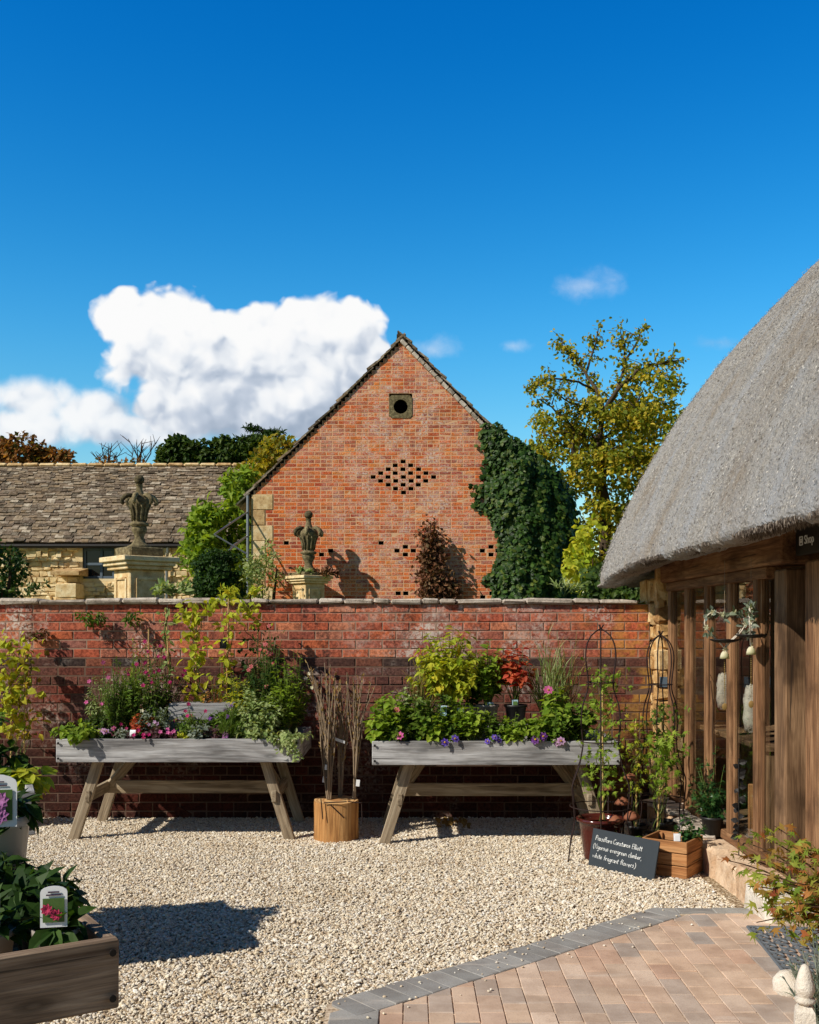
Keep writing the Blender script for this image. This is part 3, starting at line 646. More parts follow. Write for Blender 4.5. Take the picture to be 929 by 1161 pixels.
wf=mb.build('window',M['bluegrey'],sb); mb=MB(); mb.add([(wx0,SD+.15,wz0),(wx1,SD+.15,wz0),(wx1,SD+.15,wz1),(wx0,SD+.15,wz1)],[(0,1,2,3)])
g=G('dark_window_glass'); M['dglass']=g.fin((.012,.016,.022,1),.05,None,.6); mb.build('pane',M['dglass'],wf)
mb=MB(); bx0,bx1=PX(60,SD-.6),PX(89,SD-.6)
for i,z in enumerate(np.arange(0,EYE+(HY-655)*SD/F_PX-.3,.32)): box(mb,((bx0+bx1)/2,SD-.3,z+.16),(bx1-bx0-.1,.6,.315),.015,None,.008)
zt=EYE+(HY-652)*SD/F_PX
v,f=cbox_data(bx1-bx0+.06,.7,.5,.0); v=v.copy(); v[:,2]-=(v[:,1]<0)*(v[:,2]>0)*.42; v[:,2]+=(v[:,2]<0)*.32; mb.add(v+np.array([(bx0+bx1)/2,SD-.33,zt-.1]),f)
mb.build('buttress',M['honey'],sb)
# ------------------------------------------------------------------ gate piers with stone finials
def pier(px,D,ycap,ybase,name_lab,cap=.68,shaft=.43,rot=math.radians(-42)):
    zc=EYE+(HY-ycap)*D/F_PX; zs=EYE+(HY-ybase)*D/F_PX; x=PX(px,D); Mz=rotz(rot)
    r=thing('gate_pier',name_lab,'pier',(x,D,0),'stone gate piers behind the garden wall')
    mb=MB(); box(mb,(x,D,zs/2),(shaft,shaft,zs),.012,Mz); mb.build('shaft',M['honey'],r)
    mb=MB()
    for sgn in range(4):
        a=rot+sgn*math.pi/2; n_=np.array([math.sin(a),-math.cos(a),0]); t_=np.array([math.cos(a),math.sin(a),0]); h=shaft/2+.006
        for u0 in (-1,1): bar(mb,np.array([x,D,zs-.95])+n_*h+t_*u0*shaft*.30,np.array([x,D,zs-.1])+n_*h+t_*u0*shaft*.30,.03,.022,.004,up=n_)
        for zz in (zs-.95,zs-.1): bar(mb,np.array([x,D,zz])+n_*h-t_*shaft*.30,np.array([x,D,zz])+n_*h+t_*shaft*.30,.022,.03,.004)
    mb.build('panel_moulding',M['honey'],r)
    mb=MB(); H=zc-zs
    for k,(f0,z0,h_) in enumerate(((.80,0,.3),(.9,.3,.3),(1.0,.6,.4))): box(mb,(x,D,zs+H*(z0+h_/2)),(cap*f0,cap*f0,H*h_-.002),.008,Mz)
    mb.build('cap',M['honey'],r)
    return x,D,zc,Mz
URN=[(0,0),(.135,0),(.135,.02),(.10,.035),(.075,.06),(.055,.10),(.053,.13),(.07,.17),(.088,.205),(.085,.235),(.078,.245),(.108,.255),(.112,.27),(.10,.285),(.078,.295),(.074,.33),(.08,.39),(.095,.44),(.118,.48),(.132,.52),(.12,.56),(.085,.59),(.06,.605),(.05,.63),(.038,.66),(.034,.70),(.04,.725),(.046,.73)]
def finial(x,y,z,lab,rot,sc=1.0,plinth=.12):
    r=thing('stone_finial',lab,'finial',(x,y,z),'carved stone finials on the gate piers')
    mb=MB(); box(mb,(x,y,z+plinth/2),(.41*sc,.41*sc,plinth),.012,rotz(rot),.004); mb.build('plinth_block',M['urn'],r)
    z+=plinth; p=[(a*sc,b*sc) for a,b in URN]; mb=MB(); lathe(mb,p,(x,y,z),24)
    v,f=ICO3; mb.add(v*.058*sc+np.array([x,y,z+.785*sc]),f)
    mb.build('urn_body',M['urn'],r,True)
    mb=MB()
    for k in range(6):
        a=rot+k*math.pi/3+.3; c,s=math.cos(a),math.sin(a)
        path=[(.075,.60),(.12,.605),(.165,.585),(.195,.55),(.195,.51),(.175,.495)]
        tube(mb,[(x+q*c*sc,y+q*s*sc,z+h*sc) for q,h in path],[.020*sc,.027*sc,.029*sc,.027*sc,.022*sc,.012*sc],8)
    mb.build('scroll',M['urn'],r,True)
    mb=MB()
    for k in range(12):
        a=k*math.pi/6; tube(mb,[(x+q*math.cos(a)*sc,y+q*math.sin(a)*sc,z+h*sc) for q,h in ((.078,.31),(.088,.39),(.108,.46),(.128,.50))],.014*sc,6)
    mb.build('gadroon',M['urn'],r,True)
r0=math.radians(-50)
x,y,z,_=pier(158,12.0,632,647,'left stone gate pier before the slate roofed barn, bare moulded cap',rot=r0); finial(x,y,z,'tall carved stone finial with ball top standing before the slate roof',r0,1.0,.11)
x,y,z,_=pier(350,19.2,653,662,'right stone gate pier before the brick gable, weeds on its cap',rot=r0,cap=.66); finial(x,y,z,'carved stone finial with ball top throwing its shadow on the brick gable',r0,1.36,.06); PX2=(x,y,z)
# ------------------------------------------------------------------ trees and greenery behind the wall
def crown(mb,c,r,n,ln,wd,tm='oval',fill=.35,up=.35):
    d=unit(n); d[:,2]=np.abs(d[:,2])*np.where(rs.rand(n)<.75,1,-1); rad=1-fill*rs.rand(n)**1.5
    pos=np.asarray(c)+d*np.asarray(r)*rad[:,None]
    ax_=d*.6+unit(n)*.8+np.array([0,0,-.25]); nr=d+unit(n)*.6+np.array([0,-.2,up])
    return leaves(mb,pos,ax_,nr,rs.uniform(.7,1.25,n)*ln,rs.uniform(.7,1.2,n)*wd,tm)
def lumpy(mb,c,r,k,n,ln,wd,tm='quad',sub=(.28,.5)):
    """a crown of k leafy lumps spread through an ellipsoid"""
    c=np.asarray(c,float); r=np.asarray(r,float)
    for i in range(k):
        d=unit(1)[0]; d[2]=d[2]*.9+.1; q=c+d*r*R(.45,.95); s=R(*sub); crown(mb,q,r*s*np.array([1,1,.8]),n,ln,wd,tm,.6)
    return mb
def limb(mb,pts,r0,r1,k=6):
    pts=np.asarray(pts,float); n=len(pts); t=np.linspace(0,n-1,n*4-3); P_=np.stack([np.interp(t,range(n),pts[:,i]) for i in range(3)],1)
    for _ in range(2): P_[1:-1]=(P_[:-2]+2*P_[1:-1]+P_[2:])/4
    P_[1:-1]+=rs.normal(0,r0*.25,(len(P_)-2,3)); tube(mb,P_,np.linspace(r0,r1,len(P_)),k); return P_
# the big thin-topped tree
TD=24.0
tr=thing('autumn_tree','tall thin topped tree with yellowing leaves rising between barn and thatched roof','tree',(PX(690,TD),TD,0))
wd_=MB(); lf=MB()
def zp(x,y,dd=0): return P(580+x/2.662,340+y/2.662,TD+dd)
base=P(690,708,TD); base[2]=0; limb(wd_,[base,zp(285,700),zp(280,560),zp(270,430)],.17,.10,8)
LM=[([zp(270,430),zp(272,350),zp(262,280),zp(225,220,.3),zp(180,170,.5),zp(140,118,.6)],.07),
    ([zp(272,350),zp(320,275,-.3),zp(380,212,-.5),zp(440,192,-.6),zp(520,180,-.7)],.06),
    ([zp(300,310),zp(338,230,.4),zp(345,150,.6),zp(330,100,.6)],.05),([zp(345,180,.5),zp(385,120,.6),zp(395,85,.6)],.03),
    ([zp(205,490,-.4),zp(182,445,-.5),zp(195,395,-.5),zp(150,350,-.6),zp(85,300,-.7)],.055),([zp(275,420),zp(330,390,.3),zp(420,330,.5),zp(500,300,.8)],.05),
    ([zp(440,192,-.6),zp(460,240,-.5),zp(510,262,-.4)],.025),([zp(250,270,.1),zp(190,240,-.3),zp(100,235,-.5),zp(60,270,-.5)],.03),([zp(225,220,.3),zp(250,150,.4),zp(260,100,.3)],.03),
    ([zp(270,430),zp(230,400,.5),zp(150,420,.6),zp(80,440,.6)],.04),([zp(272,350),zp(240,330,-.6),zp(170,310,-.9),zp(120,260,-1)],.03)]
for pts,r_ in LM:
    p=limb(wd_,pts,r_,.012)
    n=len(p)
    for i in range(int(n*.35),n):
        if R(0,1)<.85:
            for _ in range(2):
                d_=unit(1)[0]; d_[2]=d_[2]*.7+.15; q=p[i]+d_*R(.18,.5); tube(wd_,[p[i],(p[i]+q)/2+rs.normal(0,.03,3),q],[.011,.008,.004],4,False)
                m=random.randint(5,20); t=rs.rand(m)[:,None]; pos=p[i]+(q-p[i])*t+rs.normal(0,.06,(m,3))
                leaves(lf,pos,unit(m)+np.array([0,-.1,-.5]),unit(m)+np.array([-.2,-.4,.5]),rs.uniform(.07,.13,m),rs.uniform(.05,.09,m),'oval')
LL=[]
for (x0,y0,rx,ry,k) in [(640,478,36,22,8),(690,500,55,34,20),(650,520,45,40,20),(700,540,50,50,28),(725,470,36,30,14),(750,440,20,18,3),(660,590,50,55,26),(700,620,50,50,26),(715,430,35,15,3),(620,500,20,30,8),(745,500,30,40,20),(725,560,34,44,22),(760,520,22,40,14),(700,470,34,24,10),(640,660,70,40,20)]:
    for _ in range(k):
        dd=R(-1.3,1.3); a=R(0,6.28); q=R(0,1)**.5; c=P(x0+rx*q*math.cos(a),y0+ry*q*math.sin(a),TD+dd); crown(lf,c,(.34,.34,.24),random.randint(40,75),.12,.085,'oval',.75)
for _ in range(70):
    p=P(R(610,740),R(440,620),TD+R(-1,1)); tube(wd_,[p,p+rs.normal(0,.25,3)],[.02,.006],4,False)
wd_.build('trunk',M['bark'],tr,True); lf.build('crown',M['treegreen'],tr)
# yellow shrub patch under the thatch corner
def shrub(name,label,cat,px,py0,py1,w,D,mat,n,ln,wd,k=10,group=None,tm='oval',depth=.7,stems=6,inner=True,base0=0):
    c=P(px,(py0+py1)/2,D); hw=w/2*D/F_PX; hh=(py1-py0)/2*D/F_PX
    r=thing(name,label,cat,(c[0],D,base0),group); mb=MB()
    for i in range(k):
        d_=unit(1)[0]; q=c+d_*np.array([hw*.62,depth*.6,hh*.62]); f_=R(.55,1.12); crown(mb,q,(hw*.48*f_,depth*.5*f_,hh*.46*f_*R(.8,1.1)),int(n*f_**1.5),ln,wd,tm,.75)
    for i in range(k*2):
        d_=unit(1)[0]; q=c+d_*np.array([hw,depth,hh])*R(.75,1.0); crown(mb,q,(hw*.14,depth*.2,hh*.16),max(5,n//14),ln,wd,tm,.9)
    mb.build('foliage',M[mat],r); mb=MB()
    for i in range(stems):
        e=c+unit(1)[0]*np.array([hw*.7,depth*.4,hh*.7]); tube(mb,[(c[0]+R(-.1,.1)*hw,D+R(-.1,.1),base0),((c[0]+e[0])/2,D,(e[2]+base0)/2),e],[.03,.022,.008],5)
    mb.build('stem',M['dark_twig'],r); return r
shrub('shrub','yellow leaved bush glowing below the ivy beside the thatch corner','shrub',668,585,690,60,16,'lime',90,.12,.09,8)
shrub('hedge_bush','dark green bush growing over the wall under the thatched eave','shrub',702,636,700,90,11.5,'hedge',240,.07,.055,14)
shrub('shrub','dark bushy shrub at the left edge before the cream barn','shrub',2,612,700,52,14,'dark',220,.07,.045,10)
shrub('laurel_shrub','broad leaved bright laurel beside the left corner of the brick barn','shrub',252,560,690,90,21.2,'bright',150,.20,.10,16)
shrub('box_hedge','clipped dark green hedge block behind the wall by the barn corner','hedge',251,618,700,62,18,'dark',520,.07,.045,12)
shrub('laurel_shrub','straggling light green shrub at the foot of the gable left corner','shrub',300,612,700,44,19.0,'sage',110,.09,.04,8)
shrub('shrub','yellow green bush climbing over the left eave of the brick barn','shrub',318,494,580,96,24.5,'autumn',170,.15,.09,14)
shrub('laurel_shrub','light green vine leaves trailing along the barn eave above the laurel','shrub',283,532,600,60,21.6,'bright',130,.17,.09,9)
shrub('far_tree','round dark green tree just above the slate ridge, nearest the brick barn','tree',292,493,540,52,44,'hedge',320,.22,.16,12,'trees beyond the slate roof')
shrub('far_tree','round dark green tree beyond the slate ridge, middle of three','tree',248,494,540,56,44,'hedge',340,.22,.16,12,'trees beyond the slate roof')
shrub('far_tree','round dark green tree beyond the slate ridge, farthest from the brick barn','tree',206,493,540,54,44,'hedge',340,.22,.16,12,'trees beyond the slate roof')
shrub('far_tree','rust brown autumn tree at the left edge beyond the slate roof','tree',22,491,545,76,42,'rustleaf',300,.2,.14,12,'trees beyond the slate roof')
shrub('far_tree','smaller sparse rust brown treetop beside the bare twigs','tree',70,508,545,44,42,'rustleaf',60,.2,.13,8,'trees beyond the slate roof')
# cedar tips
cd=thing('cedar_tree','dark cedar tip with flat spreading branches above the slate ridge','tree',(PX(296,50),50,0)); mb=MB(); lf=MB()
tube(mb,[P(300,700,50),P(298,486,50)],[.3,.05],6)
for i in range(10):
    z0=P(298,R(488,520),50); s=-1 if i%3 else 1; e=z0+np.array([s*R(.5,1.5),R(-.5,.5),R(-.1,.35)]); tube(mb,[z0,e],[.06,.02],4)
    m=160; t=rs.rand(m)[:,None]; leaves(lf,z0+(e-z0)*t+rs.normal(0,.09,(m,3))*np.array([1,1,.5]),unit(m)+np.array([s*.6,0,-.1]),unit(m)+np.array([0,0,1.5]),.28,.06,'quad')
mb.build('trunk',M['bark'],cd); lf.build('crown',M['dark'],cd)
def bare(px,top,label,D=40):
    t=thing('bare_sapling',label,'sapling',(PX(px,D),D,0),'bare twigs above the slate roof'); mb=MB(); lf=MB(); b=P(px,540,D)
    tube(mb,[(b[0],D,0),b],[.06,.035],5)
    for i in range(9):
        e=P(px+R(-22,22),top+R(0,22),D+R(-.4,.4)); m=(b+e)/2+rs.normal(0,.12,3); tube(mb,[b,m,e],[.035,.024,.010],4)
        for _ in range(3): q=m+(e-m)*R(.1,.9); tube(mb,[q,q+np.array([R(-.5,.5),0,R(.1,.5)])],[.016,.006],4,False)
    crown(lf,P(px,526,D),(.7,.5,.25),60,.18,.12,'oval',.8); mb.build('stem',M['dark_twig'],t); lf.build('foliage',M['rustleaf'],t)
bare(124,499,'bare twiggy sapling above the slate ridge, nearer the rust brown trees'); bare(156,494,'bare twiggy sapling above the slate ridge behind the tall finial')
# ivy on the right of the gable
iv=thing('ivy_plant','dense dark green ivy smothering the right corner of the brick gable','ivy',(PX(605,19.5),19.5,0))
poly=[(546,486),(560,484),(572,494),(590,504),(604,515),(618,526),(632,540),(646,562),(654,590),(657,620),(656,700),(556,700),(562,672),(560,652),(568,628),(568,612),(562,596),(554,578),(553,545),(564,540),(566,528),(556,520),(549,505)]
def inpoly(x,y,pl):
    c=False
    for i in range(len(pl)):
        (x0,y0),(x1,y1)=pl[i],pl[i-1]
        if (y0>y)!=(y1>y) and x<(x1-x0)*(y-y0)/(y1-y0)+x0: c=not c
    return c
def edge_d(x,y,pl):
    m=1e9
    for i in range(len(pl)):
        p,q=np.array(pl[i],float),np.array(pl[i-1],float); d_=q-p; t=max(0,min(1,((np.array([x,y])-p)@d_)/(d_@d_+1e-9))); m=min(m,np.linalg.norm(p+d_*t-np.array([x,y])))
    return m
mb=MB(); pos=[];nr=[]; core=MB()
while len(pos)<15000:
    x,y=R(540,662),R(480,700)
    if not inpoly(x+R(-5,5),y+R(-5,5),poly): continue
    e=min(edge_d(x,y,poly),30); bump_=.42*mnoise.noise(Vector((x*.06,y*.05,1)))+.22*mnoise.noise(Vector((x*.16,y*.13,5))); dep=.08+.30*(1-(1-e/30)**2)+.42*bump_*min(1,e/12)
    pos.append(P(x,y,BD)-np.array([0,max(.03,dep)+R(-.08,.05),0])); s=(x-600)/60; nr.append([s*.9+bump_,-1,.5])
pos=np.array(pos); n=len(pos); leaves(mb,pos,unit(n)*.55+np.array([0,-.25,-.9]),np.array(nr)+unit(n)*.55,rs.uniform(.06,.12,n),rs.uniform(.06,.12,n),'ivy')
pts=[p for p in poly]; 
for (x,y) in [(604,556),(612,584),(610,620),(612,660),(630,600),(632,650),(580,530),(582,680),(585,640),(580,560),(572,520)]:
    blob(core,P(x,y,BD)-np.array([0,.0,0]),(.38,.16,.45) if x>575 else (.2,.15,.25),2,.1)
# stray runners over the brick
st=MB()
for pts_ in ([(552,500),(551,530),(554,560),(558,590)],[(560,552),(548,556),(538,553)],[(560,572),(546,570),(540,566)],[(556,655),(549,660)],[(554,510),(546,505)],[(556,530),(549,540),(551,556)]):
    pw=np.array([P(a,b,BD-.03) for a,b in pts_]); tube(st,pw,.010,4); 
    for i in range(len(pw)-1):
        m=16; t=rs.rand(m)[:,None]; leaves(mb,pw[i]+(pw[i+1]-pw[i])*t+rs.normal(0,.05,(m,3))*np.array([1,.3,1]),unit(m)*.6+np.array([0,-.2,-.8]),unit(m)*.4+np.array([0,-1,.4]),rs.uniform(.08,.13,m),rs.uniform(.08,.13,m),'ivy')
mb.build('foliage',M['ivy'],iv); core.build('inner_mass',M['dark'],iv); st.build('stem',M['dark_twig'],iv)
# brown withered climber on the gable
dc=thing('withered_climber','brown withered climber clinging to the middle of the brick gable','climber',(PX(492,19.5),19.55,0)); mb=MB(); st=MB()
b=P(492,705,BD-.12)
for i in range(26):
    h=R(0,1); e=P(492+R(-28,28)*(1-.72*h)+3*math.sin(h*5),692-100*h,BD-R(.06,.3)); m=(b*.5+e*.5)+np.array([R(-.12,.12),0,R(0,.1)]); tube(st,[b,m,e],[.014,.01,.005],4)
    k=100; t=rs.rand(k)[:,None]**.6; leaves(mb,m+(e-m)*t+rs.normal(0,.075,(k,3)),unit(k)+np.array([0,0,-.5]),unit(k)+np.array([-.3,-.7,.3]),rs.uniform(.07,.12,k),rs.uniform(.04,.08,k),'quad')
mb.build('foliage',M['deadleaf'],dc); st.build('stem',M['dark_twig'],dc)
# weeds on the pier cap and along the wall
def weed(px,py,D,w,h,mat,n,label,name='weed_tuft',ln=.06,tm='oval',wdf=.5,grp='weeds rooted in stone and brickwork'):
    c=P(px,py,D); t=thing(name,label,'weed',c,grp); mb=MB(); st=MB(); W=w*D/F_PX/2;H=h*D/F_PX
    for i in range(max(5,n//14)):
        e=c+np.array([R(-W,W),R(-.06,.06),R(.3,1)*H]); m=c+(e-c)*.5+np.array([0,0,abs(H)*.15]); tube(st,[c,m,e],[.004,.003,.002],4)
        k=14; tt=rs.rand(k)[:,None]; leaves(mb,m+(e-m)*tt+rs.normal(0,.02,(k,3)),unit(k)+(e-c)/max(.01,np.linalg.norm(e-c)),unit(k)+np.array([-.3,-.5,.8]),rs.uniform(.6,1.2,k)*ln,rs.uniform(.6,1.2,k)*ln*wdf,tm)
    mb.build('foliage',M[mat],t); st.build('stem',M['stem'],t); return t
weed(341,653,18.95,22,9,'sage',90,'pale weeds sprouting on the left of the right pier cap',ln=.09); weed(368,656,19.0,36,14,'deadleaf',130,'brownish weeds spilling over the right of the right pier cap',ln=.09)
weed(97,697,8.62,14,-10,'green',70,'small green tuft hanging from the wall face, left of the first vine',ln=.045); weed(112,697,8.62,12,-9,'green',60,'small green tuft on the wall top course beside another tuft',ln=.04)
weed(150,696,8.62,14,-12,'green',70,'green tuft growing under the coping nearer the vine canes',ln=.045); weed(42,718,8.6,16,-8,'deadleaf',56,'withered tuft in the brick joints near the left edge',ln=.05)
weed(196,676,9.3,44,14,'sage',120,'pale leafy sprays behind the coping by the vine canes',ln=.08); weed(640,676,10,34,14,'sage',90,'dry grassy tuft behind the coping below the ivy',ln=.1,tm='blade',wdf=.12)
weed(276,680,9.0,60,12,'lime',100,'yellow green sprays behind the coping below the clipped hedge',ln=.07)
weed(30,676,9.3,50,16,'hedge',60,'sparse wiry sprays behind the coping at the left',ln=.05)
# ------------------------------------------------------------------ thatched shop
shop=thing('thatched_shop','low timber framed shop with heavy grey thatched roof and tall narrow windows','shop',(3.4,6,0))
prof=np.array([(2.35,2.26),(2.05,2.13),(1.80,2.055),(1.68,2.045),(1.645,2.072),(1.665,2.15),(1.76,2.40),(2.0,2.89),(2.31,3.39),(2.62,3.82),(3.09,4.33),(3.63,4.76),(4.2,5.08),(4.75,5.25)])
tt=np.r_[0,np.cumsum(np.linalg.norm(np.diff(prof,axis=0),axis=1))]
nu,nv_=300,330; ts=np.concatenate([np.linspace(0,tt[4],34)[:-1],np.linspace(tt[4],tt[-1],nu-33)])
def smooth(x): 
    for _ in range(3): x[1:-1]=(x[:-2]+2*x[1:-1]+x[2:])/4
    return x
px_=smooth(np.interp(ts,tt,prof[:,0])); pz_=smooth(np.interp(ts,tt,prof[:,1])); Y0,Y1=2.7,9.22
ys=np.r_[np.linspace(Y0,Y1-.5,nv_-70),np.linspace(Y1-.5,Y1,71)[1:]]
nx=np.gradient(pz_); nz_=-np.gradient(px_); ll=np.hypot(nx,nz_); nx,nz_=-nx/ll,-nz_/ll     # outward normal of the section
GX=np.tile(px_[:,None],(1,len(ys))); GZ=np.tile(pz_[:,None],(1,len(ys))); GY=np.tile(ys,(len(ts),1)); NX=np.tile(nx[:,None],(1,len(ys))); NZ=np.tile(nz_[:,None],(1,len(ys)))
ev=np.clip((ts[:,None]-tt[4])/1.2,0,1)
GZ-= (1-ev)*.10*np.clip((GY-7.3)/1.9,0,1)**1.5
s=np.clip((Y1-GY)/.42,0,1); roll=1-np.sqrt(np.clip(1-(1-s)**2,0,1)); ins=np.where(ts[:,None]>tt[4]-.02,.30,.0)*roll
GX-=NX*ins; GZ-=NZ*ins
# gentle thatch unevenness
low=sum(a*np.sin(GY*f1+ts[:,None]*f2+p) for a,f1,f2,p in [(.012,2.1,1.3,.4),(.010,5.3,2.2,2),(.006,11,4,1),(.004,19,3.1,4)])
GX+=NX*(low+rs.normal(0,.004,GX.shape)); GZ+=NZ*(low+rs.normal(0,.004,GX.shape)); GY=GY+rs.normal(0,.003,GX.shape)
V=np.stack([GX,GY,GZ],2).reshape(-1,3); nY=len(ys); ii,jj=np.meshgrid(range(len(ts)-1),range(nY-1),indexing='ij'); a=(ii*nY+jj).ravel(); Fq=np.stack([a,a+1,a+nY+1,a+nY],1)
mb=MB(); mb.add(V,Fq,np.stack([np.tile(ts[:,None],(1,nY)),GY,np.zeros_like(GX)],2).reshape(-1,3))
# mirror slope behind the ridge and end closure (away from the photo)
mb.add([(prof[-1,0],Y0,prof[-1,1]),(prof[-1,0],Y1-.3,prof[-1,1]),(7.9,Y1-.3,2.0),(7.9,Y0,2.0)],[(0,1,2,3)],[(0,0,0),(0,6,0),(4,6,0),(4,0,0)])
endp=[(x,Y1-.02,z) for x,z in zip(px_[40::8],pz_[40::8])]; endp=[(p[0]+.25,p[1],p[2]-.25) for p in endp]+[(7.7,Y1-.02,1.9),(2.2,Y1-.02,1.95)]
mb.add(endp,[tuple(range(len(endp)))])
g=G('weathered_grey_thatch'); v=g.gc(); o=g.co(); sp1=g.noise(o,95,4,.7); st1=g.noise(g.map(v,(9,70,1)),1,4,.6); st2=g.noise(g.map(v,(.5,3.2,1)),1,4,.6); big=g.noise(o,1.3,4,.6)
col=g.ramp(g.math('ADD',g.math('MULTIPLY',sp1,.55),g.math('MULTIPLY',st1,.45)),[(.32,K(108,102,98)),(.46,K(174,167,160)),(.58,K(206,199,191)),(.72,K(234,230,224))])
col=g.mix(g.step(st2,.42,.7,0,.65),col,K(190,191,196)); col=g.mix(g.step(big,.48,.7,0,.5),col,K(158,134,104))
M['thatch']=g.fin(col,.95,g.bump(g.math('ADD',sp1,st1),1,.03),.05)
rf=mb.build('thatched_roof',M['thatch'],shop,False)
# reed ends standing proud of the thatch
N=110000; i=rs.randint(36,len(ts)-2,N); j=rs.randint(2,nY-2,N); p=V.reshape(len(ts),nY,3)[i,j]+np.stack([rs.normal(0,.01,N),rs.uniform(-.012,.012,N),rs.normal(0,.01,N)],1)
tz=np.stack([np.gradient(px_),np.zeros(len(ts)),np.gradient(pz_)],1); tz/=np.linalg.norm(tz,axis=1)[:,None]; down=-tz[i]; nn=np.stack([nx[i],np.zeros(N),nz_[i]],1)
g=G('reed_ends'); r=g.island(); M['reed']=g.fin(g.mix(g.step(g.noise(g.co(),1.4,4),.45,.7,0,.5),g.ramp(r,[(0,K(106,100,96)),(.35,K(168,161,154)),(.7,K(202,196,188)),(1,K(232,228,222))]),K(160,158,160)),.95,None,.05)
mb=MB(); leaves(mb,p-nn*.008,down+nn*rs.uniform(.1,.4,N)[:,None]+unit(N)*.25,nn+unit(N)*.5,rs.uniform(.010,.022,N),rs.uniform(.0035,.0065,N),'quad'); mb.build('reed_ends',M['reed'],rf)
# cut eave fringe: dark bundle ends
mb=MB(); N=7000; yy=Y0+(Y1-.15-Y0)*rs.rand(N)**1.35; wv=rs.rand(N); dz=-.10*np.clip((yy-7.3)/1.9,0,1)**1.5
p=np.stack([1.655+wv*.12,yy,2.062-wv*.015+dz+.02],1); leaves(mb,p,np.stack([rs.uniform(-.5,.1,N),rs.normal(0,.15,N),-np.ones(N)],1),np.stack([-np.ones(N),rs.normal(0,.4,N),rs.normal(0,.3,N)],1),rs.uniform(.022,.042,N)*(1-.6*np.clip((yy-6)/3,0,1)),rs.uniform(.005,.009,N),'quad')
g=G('dark_reed_butts'); M['butts']=g.fin(g.ramp(g.island(),[(0,K(84,74,68)),(.6,K(128,116,106)),(1,K(168,156,144))]),.95,None,.05); mb.build('eave_fringe',M['butts'],rf)
# masonry
mb=MB(); rubble(mb,2.01,2.20,.0,2.0,8.46,(.10,.2),(.10,.2),.14,'x',(),.015,.014); rubble(mb,8.60,8.95,.0,2.0,2.0,(.1,.2),(.12,.25),.14,'y',(),.015,.014)
rubble(mb,2.01,2.6,1.75,2.1,8.46,(.1,.2),(.1,.25),.14)
box(mb,(2.25,8.75,1.0),(.42,.45,2.0),0); mb.build('stone_pier',M['rubble_gold'],shop)
mb=MB(); y=5.47; k=0
while y<8.46:
    w_=R(.28,.5); y1=min(y+w_,8.46); z=.175+R(-.012,.015)
    if k==0: k=1; y=y1; y0_=5.47; w0=y1; continue
    box(mb,(2.11+R(-.012,.012),(y+y1)/2,z/2-.02),(.36,y1-y-.012,z+.04),.02,None,.01); y=y1
mb.build('plinth',M['pinkstone'],shop)
mb=MB(); box(mb,(2.08,(5.47+w0)/2,.085),(.40,w0-5.47-.012,.17),.022,None,.008); mb.build('plinth_end_stone',M['white_stone'],shop)
mb=MB()
for k in range(26):   # thin broken stones lying on the far end of the sill
    box(mb,(R(1.95,2.06),R(6.9,8.35),.195+R(0,.035)),(R(.08,.16),R(.08,.2),R(.012,.024)),.003,euler(R(-.1,.1),R(-.15,.15),R(0,3)),.006)
mb.build('sill_slate',M['coping'],shop)
# timber
mb=MB(); box(mb,(2.17,7.17,2.075),(.26,2.9,.25),.012); mb.build('beam',M['oak'],shop)
mb=MB(); box(mb,(2.187,5.96,1.05),(.135,.18,1.75),.010); mb.build('post',M['oak_post'],shop)
mb=MB(); box(mb,(2.21,5.46,.975),(.15,.32,1.95),.010); mb.build('post',M['oak'],shop)
mb=MB(); box(mb,(2.33,4.55,2.05),(.14,2.25,.26),.01); mb.build('lintel',M['oak_post'],shop)
mb=MB()
for k in range(9): box(mb,(2.2,5.1-k*.19,.98),(.05,.186,1.95),.004)
mb.build('board_wall',M['oak'],shop)
wn=MB(); box(wn,(2.13,7.26,.215),(.10,2.36,.06),.006); win=wn.build('window',M['oak'],shop)
wn=MB(); box(wn,(2.13,7.26,1.915),(.10,2.36,.07),.006); wn.build('head_rail',M['oak'],win)
MY=[8.38,7.88,7.35,6.83,6.30]
for y in MY:
    mb=MB(); box(mb,(2.118,y,1.07),(.056,.078,1.66),.006); mb.build('mullion',M['oak'],win)
    mb=MB(); box(mb,(2.124,y-.047,1.07),(.024,.016,1.65),.003); mb.build('glazing_bead',M['oak'],win)
g=G('shop_window_glass'); tr_=g.n('ShaderNodeBsdfTransparent',{'Color':(.86,.9,.88,1)}); gl=g.n('ShaderNodeBsdfGlossy',{'Color':(1,1,1,1),'Roughness':.015}); fr=g.math('ADD',g.math('MULTIPLY',g.math('POWER',g.n('ShaderNodeLayerWeight',{'Blend':.5}).outputs['Facing'],4.0),.85),.04); mx=g.n('ShaderNodeMixShader',{0:fr,1:tr_.outputs[0],2:gl.outputs[0]}); g.set(g.out.inputs[0],mx.outputs[0]); M['glass']=g.m
for a,b in zip([8.46]+MY,MY+[6.06]):
    mb=MB(); ya,yb=a-.05,b+.05; t=rs.uniform(-.004,.004)
    if ya-yb<.06: continue
    mb.add([(2.124+t,ya,.24),(2.124-t,yb,.24),(2.124-t,yb,1.89),(2.124+t,ya,1.89)],[(0,1,2,3)]); mb.build('pane',M['glass'],win)
M['plaster']=m_plain('dim_plaster',K(150,132,110),.9,.3,6,.1)
mb=MB(); mb.add([(2.3,3,.06),(6.5,3,.06),(6.5,9,.06),(2.3,9,.06)],[(0,1,2,3)]); mb.build('shop_floor',M['oak_post'],shop)
